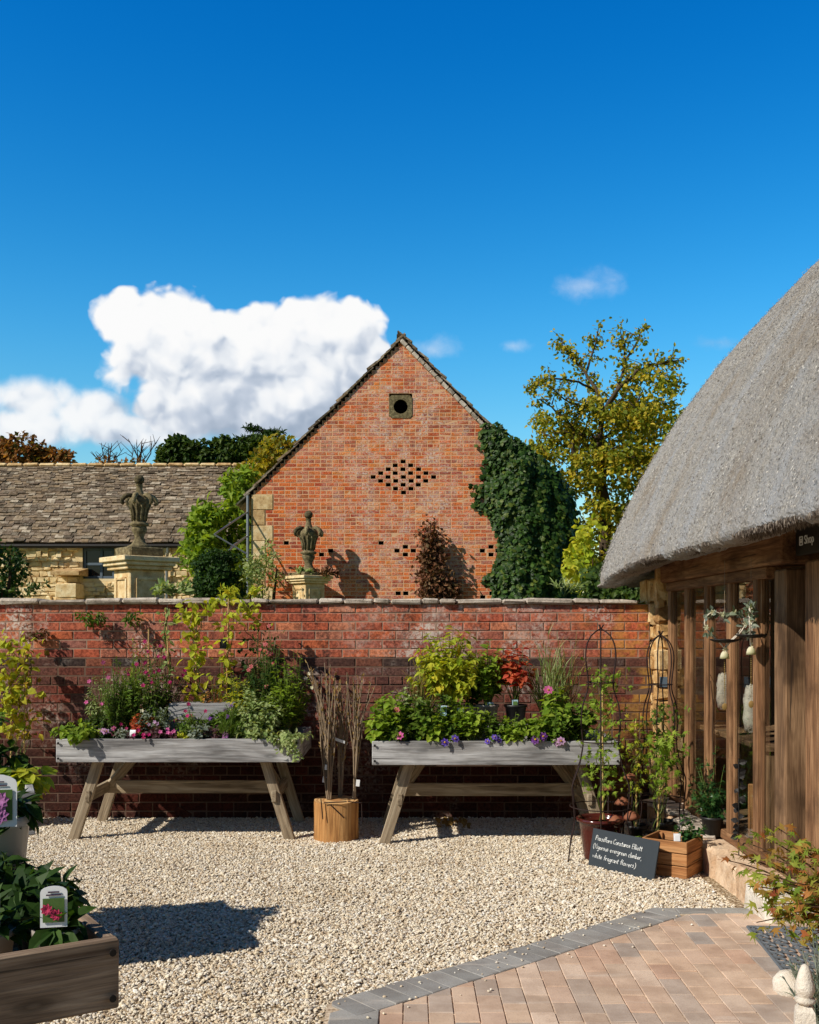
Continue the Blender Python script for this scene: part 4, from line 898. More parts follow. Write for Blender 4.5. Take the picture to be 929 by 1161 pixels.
mb=MB(); mb.add([(5.5,3,0),(5.5,9,0),(5.5,9,3),(5.5,3,3)],[(0,1,2,3)]); mb.add([(2.3,8.98,0),(6.5,8.98,0),(6.5,8.98,3),(2.3,8.98,3)],[(0,1,2,3)]); mb.add([(2.3,3,0),(6.5,3,0),(6.5,3,3),(2.3,3,3)],[(0,1,2,3)]); mb.add([(2.3,3,2.3),(6.5,3,2.3),(6.5,9,2.3),(2.3,9,2.3)],[(0,1,2,3)])
mb.build('inner_wall',M['plaster'],shop)
# shop sign
sg=thing('shop_sign','small black shop sign with white lettering under the thatch by the door','sign',(2.13,5.44,1.99)); mb=MB(); box(mb,(2.13,5.44,2.06),(.03,.52,.15),.004); mb.build('board',M['iron'],sg)
def text(body,size,loc,mat,parent,name='lettering',rot=(math.pi/2,0,0)):
    cu=bpy.data.curves.new(name,'FONT'); cu.body=body; cu.size=size; cu.extrude=.001; o=bpy.data.objects.new(name,cu); me=bpy.data.meshes.new_from_object(o)
    bpy.data.objects.remove(o); me.materials.append(mat); o=bpy.data.objects.new(name,me); COL.objects.link(o); o.rotation_euler=rot
    p=parent; l=np.array(loc,float)
    o.parent=p; o.location=[float(c) for c in l-np.array(p.location)]; return o
text('Shop',.066,(2.112,5.565,2.04),M['chalk'],sg,rot=(math.pi/2,0,-math.pi/2))
mb=MB(); by_,bz_=5.615,2.06
for dx,dz,w_,h_ in ((0,.022,.03,.005),(0,-.022,.03,.005),(-.014,0,.005,.044),(.014,0,.005,.044),(0,-.004,.012,.014),(0,.008,.018,.005)): box(mb,(2.1135,by_-dx*1.4,bz_+dz),(.003,w_*1.4,h_),0)
mb.build('symbol',M['chalk'],sg)
# things seen through the window
def cushion(label,c,r):
    t=thing('cushion',label,'cushion',(c[0],c[1],c[2]-r[2])); mb=MB(); v,f=ICO3; q=np.sign(v)*np.abs(v)**.75; mb.add(q*np.asarray(r)*(1+.09*np.sin(v@np.array([9,7,11.]))+.05*np.sin(v@np.array([17,-13,21.])))[:,None]+np.asarray(c),f); mb.build('cover',M['coping'],t,True)
    mb=MB(); bar(mb,(c[0],c[1]-r[1]*.2,c[2]+r[2]*.86),(c[0]+.02,c[1]-r[1]*.2,c[2]+r[2]*1.06),.02,.006,.001); mb.build('loop',M['twig'],t)
cushion('cream crumpled cushion behind the window pane nearest the post',(2.40,7.28,1.02),(.06,.05,.17))
cushion('smaller cream crumpled cushion deeper behind the third window pane',(2.40,7.95,1.10),(.05,.05,.14))
tb=thing('display_table','dark display table standing inside behind the shop windows','table',(2.6,7.5,0)); mb=MB(); box(mb,(2.6,7.5,.80),(.6,1.5,.04),.006); mb.build('tabletop',M['oak_post'],tb)
for x_ in (2.36,2.84):
    for y_ in (6.8,8.2): mb=MB(); box(mb,(x_,y_,.42),(.06,.06,.72),.005); mb.build('leg',M['oak_post'],tb)
pq=thing('wooden_plaque','orange brown wooden plaque standing inside the pane nearest the post','plaque',(2.20,6.6,.25)); mb=MB(); box(mb,(2.20,6.6,.43),(.10,.02,.34),.006,euler(.06,0,-.3)); mb.build('board',M['crate'],pq); mb=MB(); box(mb,(2.20,6.605,.615),(.02,.012,.03),.003); mb.build('hook',M['iron'],pq)
# ------------------------------------------------------------------ hanging heart wreaths
def wreath(x,y,z,rot,label,w=.13):
    t=thing('heart_wreath',label,'wreath',(x,y,z-.18),'painted metal heart wreaths hanging by the shop windows'); Mz=rotz(rot); mb=MB(); a=np.linspace(0,2*np.pi,44)
    hx=w*np.sin(a)**3; hz=w*(13*np.cos(a)-5*np.cos(2*a)-2*np.cos(3*a)-np.cos(4*a))/16
    h=np.stack([hx,0*a,hz],1)@Mz.T+np.array([x,y,z]); tube(mb,h,.0045,5); h2=np.stack([hx*.9,0*a+.006,hz*.92-.003],1)@Mz.T+np.array([x,y,z]); tube(mb,h2,.003,4); fr=mb.build('heart_frame',M['white_stone'],t)
    lf=MB(); fl=MB()
    for i in list(range(3,14))+list(range(28,42)):
        if R(0,1)<.92:
            for _ in range(2): leaves(lf,[h[i]+rs.normal(0,.006,3)],unit(1)+np.array([0,-.3,.2]),unit(1)*.5+np.array([0,-1,.3]),R(.032,.055),R(.018,.030),'oval')
    for i in (6,11,31,36,39,20):
        p=h[i]+np.array([0,-.01,0]); a6=np.arange(6)*math.pi/3
        leaves(fl,np.tile(p,(6,1)),np.stack([np.cos(a6),-.25+0*a6,np.sin(a6)],1)@Mz.T,np.tile([0,-1,.1],(6,1)),.021,.013,'oval')
    lf.build('foliage',M['grey'],t); fl.build('flowers',M['cream'],t)
    mb=MB(); tube(mb,[(x,y,z+w*.30),(x,y,2.0)],.0016,4); mb.build('cord',M['twig'],t)
    b=h[22] if True else None; mb=MB(); zb=z-w*1.08
    lathe(mb,[(.0,.03),(.012,.028),(.022,.015),(.026,0),(.030,-.018),(.026,-.016),(.0,.018)],(x,y,zb-.03),14); mb.build('bell',M['cream'],t,True)
    mb=MB(); tube(mb,[(x,y,zb+.02),(x,y,zb-.33)],.0012,4)
    for k in range(16): blob(mb,(x,y,zb-.06-k*.012),.0045,1,0)
    blob(mb,(x,y,zb-.34),(.016,.004,.022),2,0); mb.build('bead_string',M['straw'],t)
    mb=MB(); lathe(mb,[(0,-.012),(.05,-.008),(.088,.006),(.09,.012),(.05,0),(0,-.004)],(x,y,z-w*.62),20); mb.build('dish',M['iron'],t,True)
    return t
p=P(822,712,6.35); wreath(p[0],p[1],p[2],.15,'heart shaped wreath of pale metal leaves seen face on by the window')
p=P(852,706,6.12); wreath(p[0],p[1],p[2],1.2,'heart shaped wreath of pale metal leaves turned nearly edge on, nearer the post')
# ------------------------------------------------------------------ planter tables
def make_table(label,loc):
    t=thing('planter_table',label,'planter table',loc,'weathered wooden planter tables'); L=1.79; W=.93; zt=.77; h=.172; x0,y0,_=loc
    A=lambda name,mb,m,p=t:mb.build(name,M[m],p)
    mb=MB(); box(mb,(x0,y0+.0175,zt-h/2),(L,.035,h),.004); fb=A('front_board',mb,'wood')
    for sx in (-1,1):
        for dz in (.03,h-.03):
            mb=MB(); lathe(mb,[(0,.0),(.006,.0),(.009,.003),(.009,.008)],(x0+sx*(L/2-.02),y0-.006,zt-dz),10,np.array([[1,0,0],[0,0,1],[0,-1,0]]).T); A('bolt',mb,'iron',fb)
    mb=MB(); box(mb,(x0,y0+W-.0175,zt-h/2),(L,.035,h),.004); A('back_board',mb,'wood')
    for sx in (-1,1): mb=MB(); box(mb,(x0+sx*(L/2-.0175),y0+W/2,zt-h/2),(.035,W-.074,h-.004),.004); A('end_board',mb,'wood')
    mb=MB()
    for k in range(8): box(mb,(x0,y0+.04+.055+k*.1095,zt-h+.03),(L-.08,.108,.02),.002)
    A('tray_floor',mb,'wood_leg')
    for sx in (-1,1):
        for yy,dy in ((.15,-.01),(W-.08,.0)):
            mb=MB(); bar(mb,(x0+sx*(L/2-.085),y0+yy+dy,.0),(x0+sx*(L/2-.275),y0+yy,zt-h+.01),.05,.078,.004,up=(1,0,0)); A('leg',mb,'wood_leg')
        xb=x0+sx*(L/2-.20); mb=MB(); box(mb,(xb,y0+W/2,.33),(.035,W-.2,.085),.004); A('cross_brace',mb,'wood_leg')
    mb=MB(); box(mb,(x0,y0+W/2+.16,.325),(L-.37,.03,.10),.004); A('stretcher',mb,'wood_leg')
    for sx in (-1,1): mb=MB(); bar(mb,(x0+sx*(L/2-.23),y0+W/2+.14,.34),(x0+sx*(L/2-.42),y0+W-.16,zt-h),.035,.075,.004); A('diagonal_brace',mb,'wood_leg')
    return t
T1=(-1.705,7.65,0); T2=(.625,7.50,0)
t1=make_table('weathered grey planter table by the wall, left of the log, crowded with flowering pots',T1)
t2=dup(t1,'weathered grey planter table by the wall, right of the log, with clematis pots',T2)
t3=dup(t1,'planter table at the left edge, only its bolted board end showing by the wall',(-1.655-.895*.927,4.6-.895*.375,0),math.radians(22)); t3.scale=(1,1,1.13)
dv4=np.array([.84,.54]); dv4/=np.linalg.norm(dv4); c4=np.array([-.744,2.667])-dv4*.895; a4=math.atan2(dv4[1],dv4[0])
t4=dup(t1,'dark planter table in the left foreground with two bolts on its board end',(c4[0],c4[1],0),a4); t4.scale=(1,1,.80/.77)
def brown(t):
    for o in t.children:
        if o.name.split('.')[0] in('front_board','end_board'): o.data=o.data.copy(); o.data.materials[0]=M['wood_brown']
brown(t4)
def t4p(u,v,z): # a point on the foreground table: u along from its right end, v back from the front
    n=np.array([-dv4[1],dv4[0]]); q=np.array([-.744,2.667])-dv4*u+n*v; return (q[0],q[1],z)
# ------------------------------------------------------------------ potted plants
def pot(t,x,y,z,r,h,mat='pot_grey',rim=True):
    mb=MB(); lathe(mb,[(r*.74,0),(r*.96,h*.86),(r*1.06,h*.87),(r*1.07,h),(r*.98,h),(r*.96,h*.9)],(x,y,z),18); o=mb.build('pot',M[mat],t,True)
    mb=MB(); lathe(mb,[(0,0),(r*.96,0)],(x,y,z+h*.9),18); mb.build('soil',M['soil'],o); return o
def stemplant(st,lf,x,y,z,n,h,spread,ln,wd,per,tm='oval',tmin=.25,droop=.35,up=.5,rnd=.5,hv=.35,lean=(0,0)):
    tips=[]
    for i in range(n):
        a=R(0,6.283); q=R(0,1)**.5; H=h*R(1-hv,1)*(1-.45*q*q); b=np.array([x+R(-1,1)*.025,y+R(-1,1)*.025,z]); e=np.array([x+spread*q*math.cos(a)+lean[0]*H,y+spread*q*math.sin(a)+lean[1]*H,z+H])
        m=b*.5+e*.5; m[:2]=b[:2]*.62+e[:2]*.38; t=np.linspace(0,1,6)[:,None]; path=b*(1-t)**2+2*m*t*(1-t)+e*t*t; path[:,2]-=droop*.0; tube(st,path,np.linspace(.0035,.0015,6),4,False)
        tt=np.sort(R(0,1)*0+rs.uniform(tmin,1.0,per))[:,None]; pos=b*(1-tt)**2+2*m*tt*(1-tt)+e*tt*tt; dr=2*(1-tt)*(m-b)+2*tt*(e-m); dr/=np.linalg.norm(dr,axis=1)[:,None]+1e-9
        out=unit(per); out-=dr*(out*dr).sum(1)[:,None]*.8; ax_=out+dr*up+np.array([0,0,-droop]); nr=np.array([0,-.15,1])+unit(per)*rnd+dr*.3
        sc=rs.uniform(.65,1.2,per)*(1-.3*tt[:,0]**3); leaves(lf,pos,ax_,nr,ln*sc,wd*sc,tm); tips.append(e)
    return tips
def bloom(mb,p,r,n=6,nrm=None,tm='oval',wide=.75):
    nrm=np.array([R(-.4,.4),-1,R(.1,.7)]) if nrm is None else np.asarray(nrm,float); nrm=nrm/np.linalg.norm(nrm); d_,s_,u_=frame_from(nrm); a=np.arange(n)*6.283/n+R(0,1)
    ax_=np.cos(a)[:,None]*s_+np.sin(a)[:,None]*u_+nrm*.25; leaves(mb,np.tile(np.asarray(p,float),(n,1)),ax_,np.tile(nrm,(n,1)),r,r*wide,tm)
def potted(label,px,D,z,h,spread,mat,name='potted_plant',cat='plant',n=14,ln=.05,wd=.03,per=9,tm='oval',r=.06,ph=.11,pm='pot_grey',fl=None,tagc=None,group='potted plants on the planter tables',tmin=.25,droop=.35,up=.5,stem='stem',lean=(0,0),hv=.35,dirs=None):
    x=PX(px,D); t=thing(name,label,cat,(x,D,z),group)
    if group=='potted plants on the planter tables': h*=1.55*(1.15 if D>7.83 else 1); spread*=1.35; n=int(n*(1.6 if D<7.83 else 1.9)); ln*=1.06
    if r: pot(t,x,D,z,r,ph,pm)
    st=MB(); lf=MB(); zz=z+(ph*.88 if r else 0); tips=stemplant(st,lf,x,D,zz,n,h,spread,ln,wd,per,tm,tmin,droop,up,.5,hv,lean)
    lf.build('foliage',M[mat],t); st.build('stem',M[stem],t)
    for (fm,cnt,fr,np_,tall) in (fl or []):
        for i in range(cnt):
            mb=MB(); e=tips[i%len(tips)]+np.array([R(-.02,.02),-R(.01,.05),R(0,.03)+tall])
            if tall<0: e=np.array([x+R(-.05,.05),D-(r or .06)-R(.02,.045),zz+R(.01,.07)])
            if tall>.02:
                s_=MB(); tube(s_,[(x,D,zz),((x+e[0])/2,(D+e[1])/2,zz*.4+e[2]*.6),e],.0018,4,False); s_.build('flower_stalk',M[stem],t)
            bloom(mb,e,fr,np_); 
            if fr>.018: bloom(mb,e+np.array([0,-.004,0]),fr*.6,np_)
            f_=mb.build('flower',M[fm],t)
            if fr>.02: c_=MB(); blob(c_,e+np.array([0,-.012,.004]),fr*.22,1,0); c_.build('flower_centre',M['yellow'],f_)
    if tagc:
        mb=MB(); q=np.array([x+tagc[1],D-(r or .05)*.7+R(-.01,.01),zz+tagc[2]]); box(mb,q,(.045,.002,.075),.0,euler(-.25,0,R(-.3,.3))); tg=mb.build('plant_label',M[tagc[0]],t)
        mb=MB(); box(mb,q+np.array([0,-.0045,.008]),(.034,.001,.036),.0,euler(-.25,0,0)); mb.build('printed_picture',M[tagc[3] if len(tagc)>3 else 'green_card'],tg)
    return t
TZ=.65
# left table, front row then back row
D1=7.73
potted('low bright leafy pot at the left end of the left table, spilling over the board',90,D1,TZ,.10,.16,'bright',n=24,ln=.06,wd=.045,per=9,r=.07,droop=.6)
potted('purple pansy pot beside the bright leafy pot on the left table',123,D1,TZ,.06,.05,'dark',n=10,ln=.035,wd=.025,fl=[('lilac',4,.022,5,.0)])
potted('silvery leaved pot near the tall white label on the left table',140,D1,TZ,.07,.06,'grey',n=16,ln=.035,wd=.02,per=10,fl=[('magenta',2,.014,5,.01)])
potted('pot with a tall plain white label on the left table',152,D1,TZ,.05,.05,'bronze',n=8,ln=.04,wd=.03,tagc=('white_plastic',.0,.05,'white_plastic'))
potted('magenta flowering pot just right of the tall white label',164,D1,TZ,.05,.06,'dark',n=10,ln=.035,wd=.025,fl=[('magenta',6,.018,5,.0)])
potted('dark purple leaved pot with lilac bloom on the left table',178,D1,TZ,.08,.07,'bronze',n=18,ln=.045,wd=.034,per=8,fl=[('lilac',3,.016,5,.01)])
potted('small pink flowering pot left of the yellow green cushion plant',192,D1,TZ,.05,.06,'bronze',n=12,ln=.035,wd=.03,fl=[('pink',5,.018,5,0)])
potted('tiny yellow green cushion plant on the left table',206,D1,TZ,.05,.06,'lime',n=16,ln=.025,wd=.016,per=10)
potted('silver and plum leaved pot at the middle of the left table',226,D1,TZ,.09,.075,'grey',n=20,ln=.05,wd=.04,per=7)
potted('plum coloured leafy pot beside the lilac picture label',240,D1+.03,TZ,.08,.07,'bronze',n=16,ln=.045,wd=.035,per=8)
potted('grassy green pot with a lilac picture label on the left table',258,D1,TZ,.11,.07,'green',n=30,ln=.07,wd=.006,per=7,tm='blade',up=1.5,droop=.1,tagc=('lilacprint',-.01,.035,'lilacprint'))
potted('variegated sage green pot right of the lilac picture label',288,D1,TZ,.10,.10,'sage',n=20,ln=.055,wd=.035,per=9)
potted('trailing yellow variegated pot spilling over the right corner of the left table',325,D1-.02,TZ,.06,.16,'sage',n=24,ln=.05,wd=.03,per=9,droop=.9)
tr_=MB(); st=MB()
p0=P(326,838,D1-.1)
tv=thing('trailing_plant','pale trailing sprig hanging down the board at the right corner of the left table','plant',(p0[0],D1-.12,p0[2]-.12))
for i in range(7):
    e=P(R(312,342),R(846,866),D1-.13); m=(p0+e)/2+np.array([0,-.03,.03]); tube(st,[p0,m,e],.002,4,False); k=16; tt=rs.rand(k)[:,None]; leaves(tr_,m+(e-m)*tt+rs.normal(0,.008,(k,3)),unit(k)+np.array([0,-.3,-.4]),unit(k)*.5+np.array([-.2,-1,.5]),rs.uniform(.02,.04,k),rs.uniform(.012,.02,k),'lance')
tr_.build('foliage',M['sage'],tv); st.build('stem',M['stem'],tv)
potted('upright feathery green pot topped with pink blooms at the left of the left table',133,7.92,TZ,.34,.10,'green',n=26,ln=.05,wd=.01,per=26,tm='lance',up=.9,r=.075,ph=.13,fl=[('pink',5,.022,6,-.06)])
potted('light green spiky pot behind the pink blooms at the left of the left table',150,8.1,TZ,.42,.07,'bright',n=18,ln=.055,wd=.01,per=30,tm='lance',up=1.2,r=.07,ph=.13)
potted('green flowering pot with magenta blooms on wiry stems on the left table',168,8.0,TZ,.38,.16,'green',n=18,ln=.05,wd=.026,per=12,r=.075,ph=.13,fl=[('magenta',9,.020,5,.05)])
potted('bushy grey green pot before the weathered riser planks',176,7.86,TZ,.18,.11,'grey',n=20,ln=.045,wd=.022,per=12)
potted('red tinged leafy pot below the pink blooms on the left table',160,7.84,TZ,.13,.08,'redleaf',n=14,ln=.04,wd=.028,per=8)
potted('dark leaved pot with wiry magenta flowers before the left vine cane',186,8.16,TZ,.42,.14,'bronze',n=14,ln=.05,wd=.03,per=10,fl=[('magenta',8,.018,5,.06)])
potted('leafy green pot with magenta flowers standing before the riser planks',216,7.86,TZ,.13,.11,'green',n=24,ln=.05,wd=.016,per=9,tm='lance',fl=[('magenta',6,.018,5,.04)])
potted('bright upright needle leaved pot right of the riser planks',262,7.88,TZ,.16,.08,'green',n=34,ln=.05,wd=.006,per=16,tm='blade',up=1.1)
potted('bushy olive leaved pot at the right of the riser planks',286,7.95,TZ,.26,.13,'sage',n=22,ln=.05,wd=.026,per=14)
potted('tall dark leaved pot with crimson flowers at the right of the left table',302,8.12,TZ,.50,.15,'dark',n=22,ln=.055,wd=.028,per=18,fl=[('rose',8,.020,6,.04)])
potted('upright bright green bushy pot at the right end of the left table',322,7.98,TZ,.36,.13,'bright',n=26,ln=.055,wd=.022,per=20,tm='lance',up=.8)
potted('pale flowered green pot behind the bright bushy pot at the right end',334,8.15,TZ,.40,.10,'green',n=16,ln=.05,wd=.024,per=16,fl=[('cream',5,.018,5,.0)])
potted('rust leaved bushy pot behind the riser planks, left of centre',240,8.18,TZ,.30,.13,'rustleaf',n=18,ln=.05,wd=.03,per=10)
potted('yellow green leafy pot before the right vine cane on the left table',270,8.12,TZ,.30,.12,'lime',n=20,ln=.05,wd=.03,per=10)
for lab,px_,D_,h_,sp_,mt_,tm_,ln_,wd_,fl_ in (
 ('tall bushy green pot with white flowers behind the dark purple leaved pots',148,7.98,.26,.12,'green','oval',.045,.028,[('cream',5,.018,5,0)]),
 ('olive leaved bushy pot at the back of the left table, left of the riser',178,8.2,.26,.14,'hedge','oval',.05,.03,None),
 ('airy pink flowered pot at the back left corner of the left table',118,8.1,.30,.12,'sage','lance',.05,.012,[('pink',6,.02,5,.03)]),
 ('low dark green mound behind the low bright leafy pot',108,7.92,.10,.10,'hedge','oval',.04,.028,None),
 ('dark bushy pot at the back of the left table, right of the riser',282,8.25,.34,.15,'hedge','oval',.05,.03,None),
 ('red flowered upright pot at the back right corner of the left table',312,8.22,.42,.12,'hedge','lance',.05,.014,[('rose',7,.022,6,.03)]),
 ('yellow flecked leafy pot before the dark bushy pots at the right',302,7.86,.20,.12,'sage','oval',.05,.03,None),
 ('purple flowered leafy pot hidden behind the lilac picture label',250,7.95,.14,.09,'green','oval',.045,.028,[('purple',4,.02,5,.02)])):
    potted(lab,px_,D_,TZ,h_,sp_,mt_,n=22,ln=ln_,wd=wd_,per=14,tm=tm_,r=.072,ph=.13,fl=fl_)
# riser of weathered planks standing on the left table
rz=thing('display_riser','weathered two plank riser box standing on the left planter table','riser',(PX(228,8.0),8.05,TZ)); mb=MB()
for k,(z0,h_,xo) in enumerate(((TZ+.12,.10,.02),(TZ+.225,.11,0))): box(mb,(PX(228,8.0)+xo,8.0,z0+h_/2),(.50,.025,h_-.006),.003)
mb.build('front_planks',M['wood'],rz); mb=MB(); box(mb,(PX(228,8.0),8.11,TZ+.345),(.50,.19,.02),.003); mb.build('top_plank',M['wood'],rz)
for sx in (-1,1): mb=MB(); box(mb,(PX(228,8.0)+sx*.23,8.10,TZ+.167),(.03,.15,.334),.003); mb.build('side_plank',M['wood'],rz)
# climbers on canes
def climber(label,px,D,ztop,mat,n,spread=.07,z0=TZ,lean=0,ln=.06,wd=.045,tm='oval',tagz=None,r=.08,ph=.14,group='climbing plants on canes',canez=None,lo=.1,name='climbing_plant',pm='pot_grey',extra=None,tagm='pot_black'):
    x=PX(px,D); t=thing(name,label,'climber',(x,D,z0),group)
    if r: pot(t,x,D,z0,r,ph,pm)
    H=ztop-z0; mb=MB(); tube(mb,[(x,D,z0+.03),(x+lean*.5,D+.01,z0+H*.5),(x+lean,D+.02,z0+(canez or H))],.0065,6); mb.build('cane',M['cane'],t)
    st=MB(); lf=MB()
    for s_ in range(3):
        ph0=R(0,6); q=np.linspace(0,1,26); w_=spread*.45*(.5+q); path=np.stack([x+lean*q+w_*np.cos(q*14+ph0),D+.01+w_*.7*np.sin(q*14+ph0),z0+ph*.8+(H-ph*.8)*q*R(.85,1)],1); tube(st,path,.0028,4,False)
    k=n; q=rs.uniform(lo,1,k); q=np.where(rs.rand(k)<.6,np.round(q*9)/9+rs.normal(0,.025,k),q); pos=np.stack([x+lean*q+rs.normal(0,spread*.75,k),D+rs.normal(0,spread*.6,k)-.02,z0+ph*.8+(H-ph*.8)*q],1)
    leaves(lf,pos,unit(k)+np.array([0,-.2,-.45]),unit(k)*.6+np.array([-.3,-.6,.7]),rs.uniform(.6,1.2,k)*ln,rs.uniform(.6,1.2,k)*wd,tm)
    if extra:
        for (ex,ey,ed,m) in extra:
            e=P(ex,ey,ed); b=np.array([x+lean*.8,D,z0+H*.8]); mid=(b+e)/2+np.array([0,0,.08]); tube(st,[b,mid,e],.0025,4,False); tt=rs.rand(m)[:,None]; leaves(lf,mid+(e-mid)*tt+rs.normal(0,.025,(m,3)),unit(m)+np.array([0,0,-.3]),unit(m)*.6+np.array([-.2,-.6,.7]),ln*rs.uniform(.6,1.1,m),wd*rs.uniform(.6,1.1,m),tm)
    lf.build('foliage',M[mat],t); st.build('stem',M['stem'],t)
    if tagz: mb=MB(); box(mb,(x-.01,D-.06,tagz),(.055,.004,.075),.002); mb.build('plant_label',M[tagm],t)
    return t
climber('sparse vine on a pale cane, leftmost of the wall vines reaching the coping',196,8.35,1.74,'sage',70,.035,lean=-.06,ln=.055,wd=.03)
climber('tall yellow green vine on a cane reaching the wall coping, between two other vines',222,8.3,1.79,'lime',150,.075,ln=.075,wd=.055,extra=[(250,680,8.4,26),(206,700,8.3,18)])
climber('yellow leaved vine on a cane with a black label halfway up the wall',256,8.3,1.82,'lime',90,.06,lean=.02,ln=.07,wd=.05,tagz=1.46,lo=.05,extra=[(290,690,8.45,24),(300,706,8.45,18)])
climber('airy rust tinted climber with thin stems behind the left flowers',168,8.42,1.58,'deadleaf',90,.12,ln=.04,wd=.026)
climber('dark wiry rose stems against the wall at the right of the left table',292,8.42,1.58,'dark',110,.16,ln=.045,wd=.03)
# right table
D2=7.58
cl='clematis'
potted('broad bright leaved pot at the left end of the right table',437,D2+.02,TZ,.20,.11,'bright',n=22,ln=.075,wd=.06,per=9,r=.065)
potted('clematis pot with a pink and orange bloom at its rim, second from the left end',452,D2,TZ,.12,.08,'green',n=16,ln=.06,wd=.04,per=8,fl=[('pink',1,.034,7,-.06)])
potted('clematis pot with one bright pink flower high in its leaves',474,D2+.06,TZ,.24,.12,'green',n=20,ln=.065,wd=.045,per=12,fl=[('rose',1,.032,7,.0)])
potted('green clematis pot with broad leaves and plain grey rim',490,D2,TZ,.17,.09,'bright',n=18,ln=.07,wd=.05,per=9)
potted('clematis pot with two violet blooms low at the board',510,D2,TZ,.10,.08,'green',n=14,ln=.055,wd=.04,per=8,fl=[('violet',2,.034,7,-.05)])
potted('leafy clematis pot with pink bloom beneath two pale cards',503,D2+.12,TZ,.24,.10,'green',n=18,ln=.06,wd=.04,per=11,fl=[('pink',2,.026,6,-.03)],tagc=('blue_tag',.0,.23,'green_card'))
potted('leafy clematis pot with a pale blue picture card behind it',522,D2+.16,TZ,.23,.10,'bright',n=18,ln=.06,wd=.04,per=11,tagc=('grey_tag',.0,.21,'green_card'))
potted('dense bright clematis pot at the middle of the right table',536,D2+.02,TZ,.21,.11,'bright',n=24,ln=.065,wd=.045,per=11)
potted('clematis pot with small blue violet flowers right of the dense bright one',558,D2,TZ,.17,.08,'green',n=14,ln=.055,wd=.035,per=9,fl=[('violet',3,.024,6,-.04)])
potted('clematis pot with a purple picture card at the board',563,D2-.01,TZ,.08,.06,'green',n=10,ln=.05,wd=.035,per=8,tagc=('grey_tag',.0,.03,'purple'))
potted('bright lime leaved clematis pot below the red leaved plant',582,D2,TZ,.15,.10,'bright',n=20,ln=.06,wd=.045,per=10)
potted('clematis pot with one deep purple bloom at the board',608,D2,TZ,.15,.10,'bright',n=18,ln=.065,wd=.045,per=9,fl=[('purple',2,.036,7,-.06)],tagc=('blue_tag',.05,.06,'purple'))
potted('clematis pot with one lilac pink bloom at the board',630,D2,TZ,.14,.09,'green',n=18,ln=.06,wd=.045,per=9,fl=[('lilac',2,.036,7,-.06)])
potted('broad leaved clematis pot with pink bloom above its leaves near the wire obelisk',632,D2+.16,TZ,.30,.14,'bright',n=18,ln=.085,wd=.065,per=9,fl=[('pink',1,.04,8,.0)])
potted('broad leaved green pot at the right end of the right table',655,D2+.06,TZ,.25,.13,'green',n=20,ln=.075,wd=.06,per=9)
potted('second row broad leaved pot behind the clematis at the left end',446,7.78,TZ,.27,.13,'bright',n=20,ln=.08,wd=.065,per=9,r=.08,ph=.13)
potted('second row dull green shrub pot behind the pink flowered clematis',470,7.86,TZ,.26,.12,'sage',n=18,ln=.06,wd=.04,per=10,r=.08,ph=.13)
potted('dry tawny grass pot behind the clematis at the left of the yellow green shrub',480,7.98,TZ,.36,.13,'straw',n=26,ln=.16,wd=.006,per=5,tm='blade',up=2,droop=.05,r=.08,ph=.13)
# back riser with the taller pots
r2=thing('display_riser','grey plank riser shelf at the back of the right planter table','riser',(PX(556,7.95),8.0,TZ)); mb=MB(); xr=PX(556,7.95)
box(mb,(xr,8.0,TZ+.19),(.80,.24,.022),.003); mb.build('top_plank',M['wood'],r2); mb=MB(); box(mb,(xr,7.89,TZ+.09),(.80,.022,.176),.003); mb.build('front_plank',M['wood'],r2)
for sx in (-1,1): mb=MB(); box(mb,(xr+sx*.38,8.02,TZ+.09),(.03,.20,.176),.003); mb.build('side_plank',M['wood'],r2)
RZ=TZ+.201
potted('large yellow green shrub in a pot on the back riser of the right table',508,7.98,RZ,.38,.24,'lime',n=44,ln=.085,wd=.045,per=15,r=.095,ph=.15,droop=.5,hv=.5,tmin=.35)
potted('bright green broad leaved pot on the riser with a pale card on its pot',553,7.97,RZ,.30,.12,'bright',n=22,ln=.075,wd=.06,per=10,r=.085,ph=.15,tagc=('blue_tag',.02,.0,'green_card'))
potted('red leaved hydrangea in a black pot on the riser',585,7.97,RZ,.33,.12,'redleaf',n=14,ln=.09,wd=.065,per=6,r=.085,ph=.15,pm='pot_black',tagc=('blue_tag',-.01,.02,'green_card'),tmin=.6)
potted('lone grey green pot on the riser hidden between yellow shrub and bright pot',534,8.05,RZ,.22,.12,'dark',n=16,ln=.06,wd=.045,per=9,r=.08,ph=.14)
potted('upright reedy grass pot on the right table left of the obelisk',622,8.0,TZ,.48,.13,'sage',n=20,ln=.20,wd=.008,per=5,tm='blade',up=2.4,droop=.02,r=.08,ph=.14)
potted('thin dry reed pot behind the broad leaved clematis',641,8.1,TZ,.46,.12,'straw',n=16,ln=.18,wd=.006,per=4,tm='blade',up=2.4,droop=.02,r=.08,ph=.14)
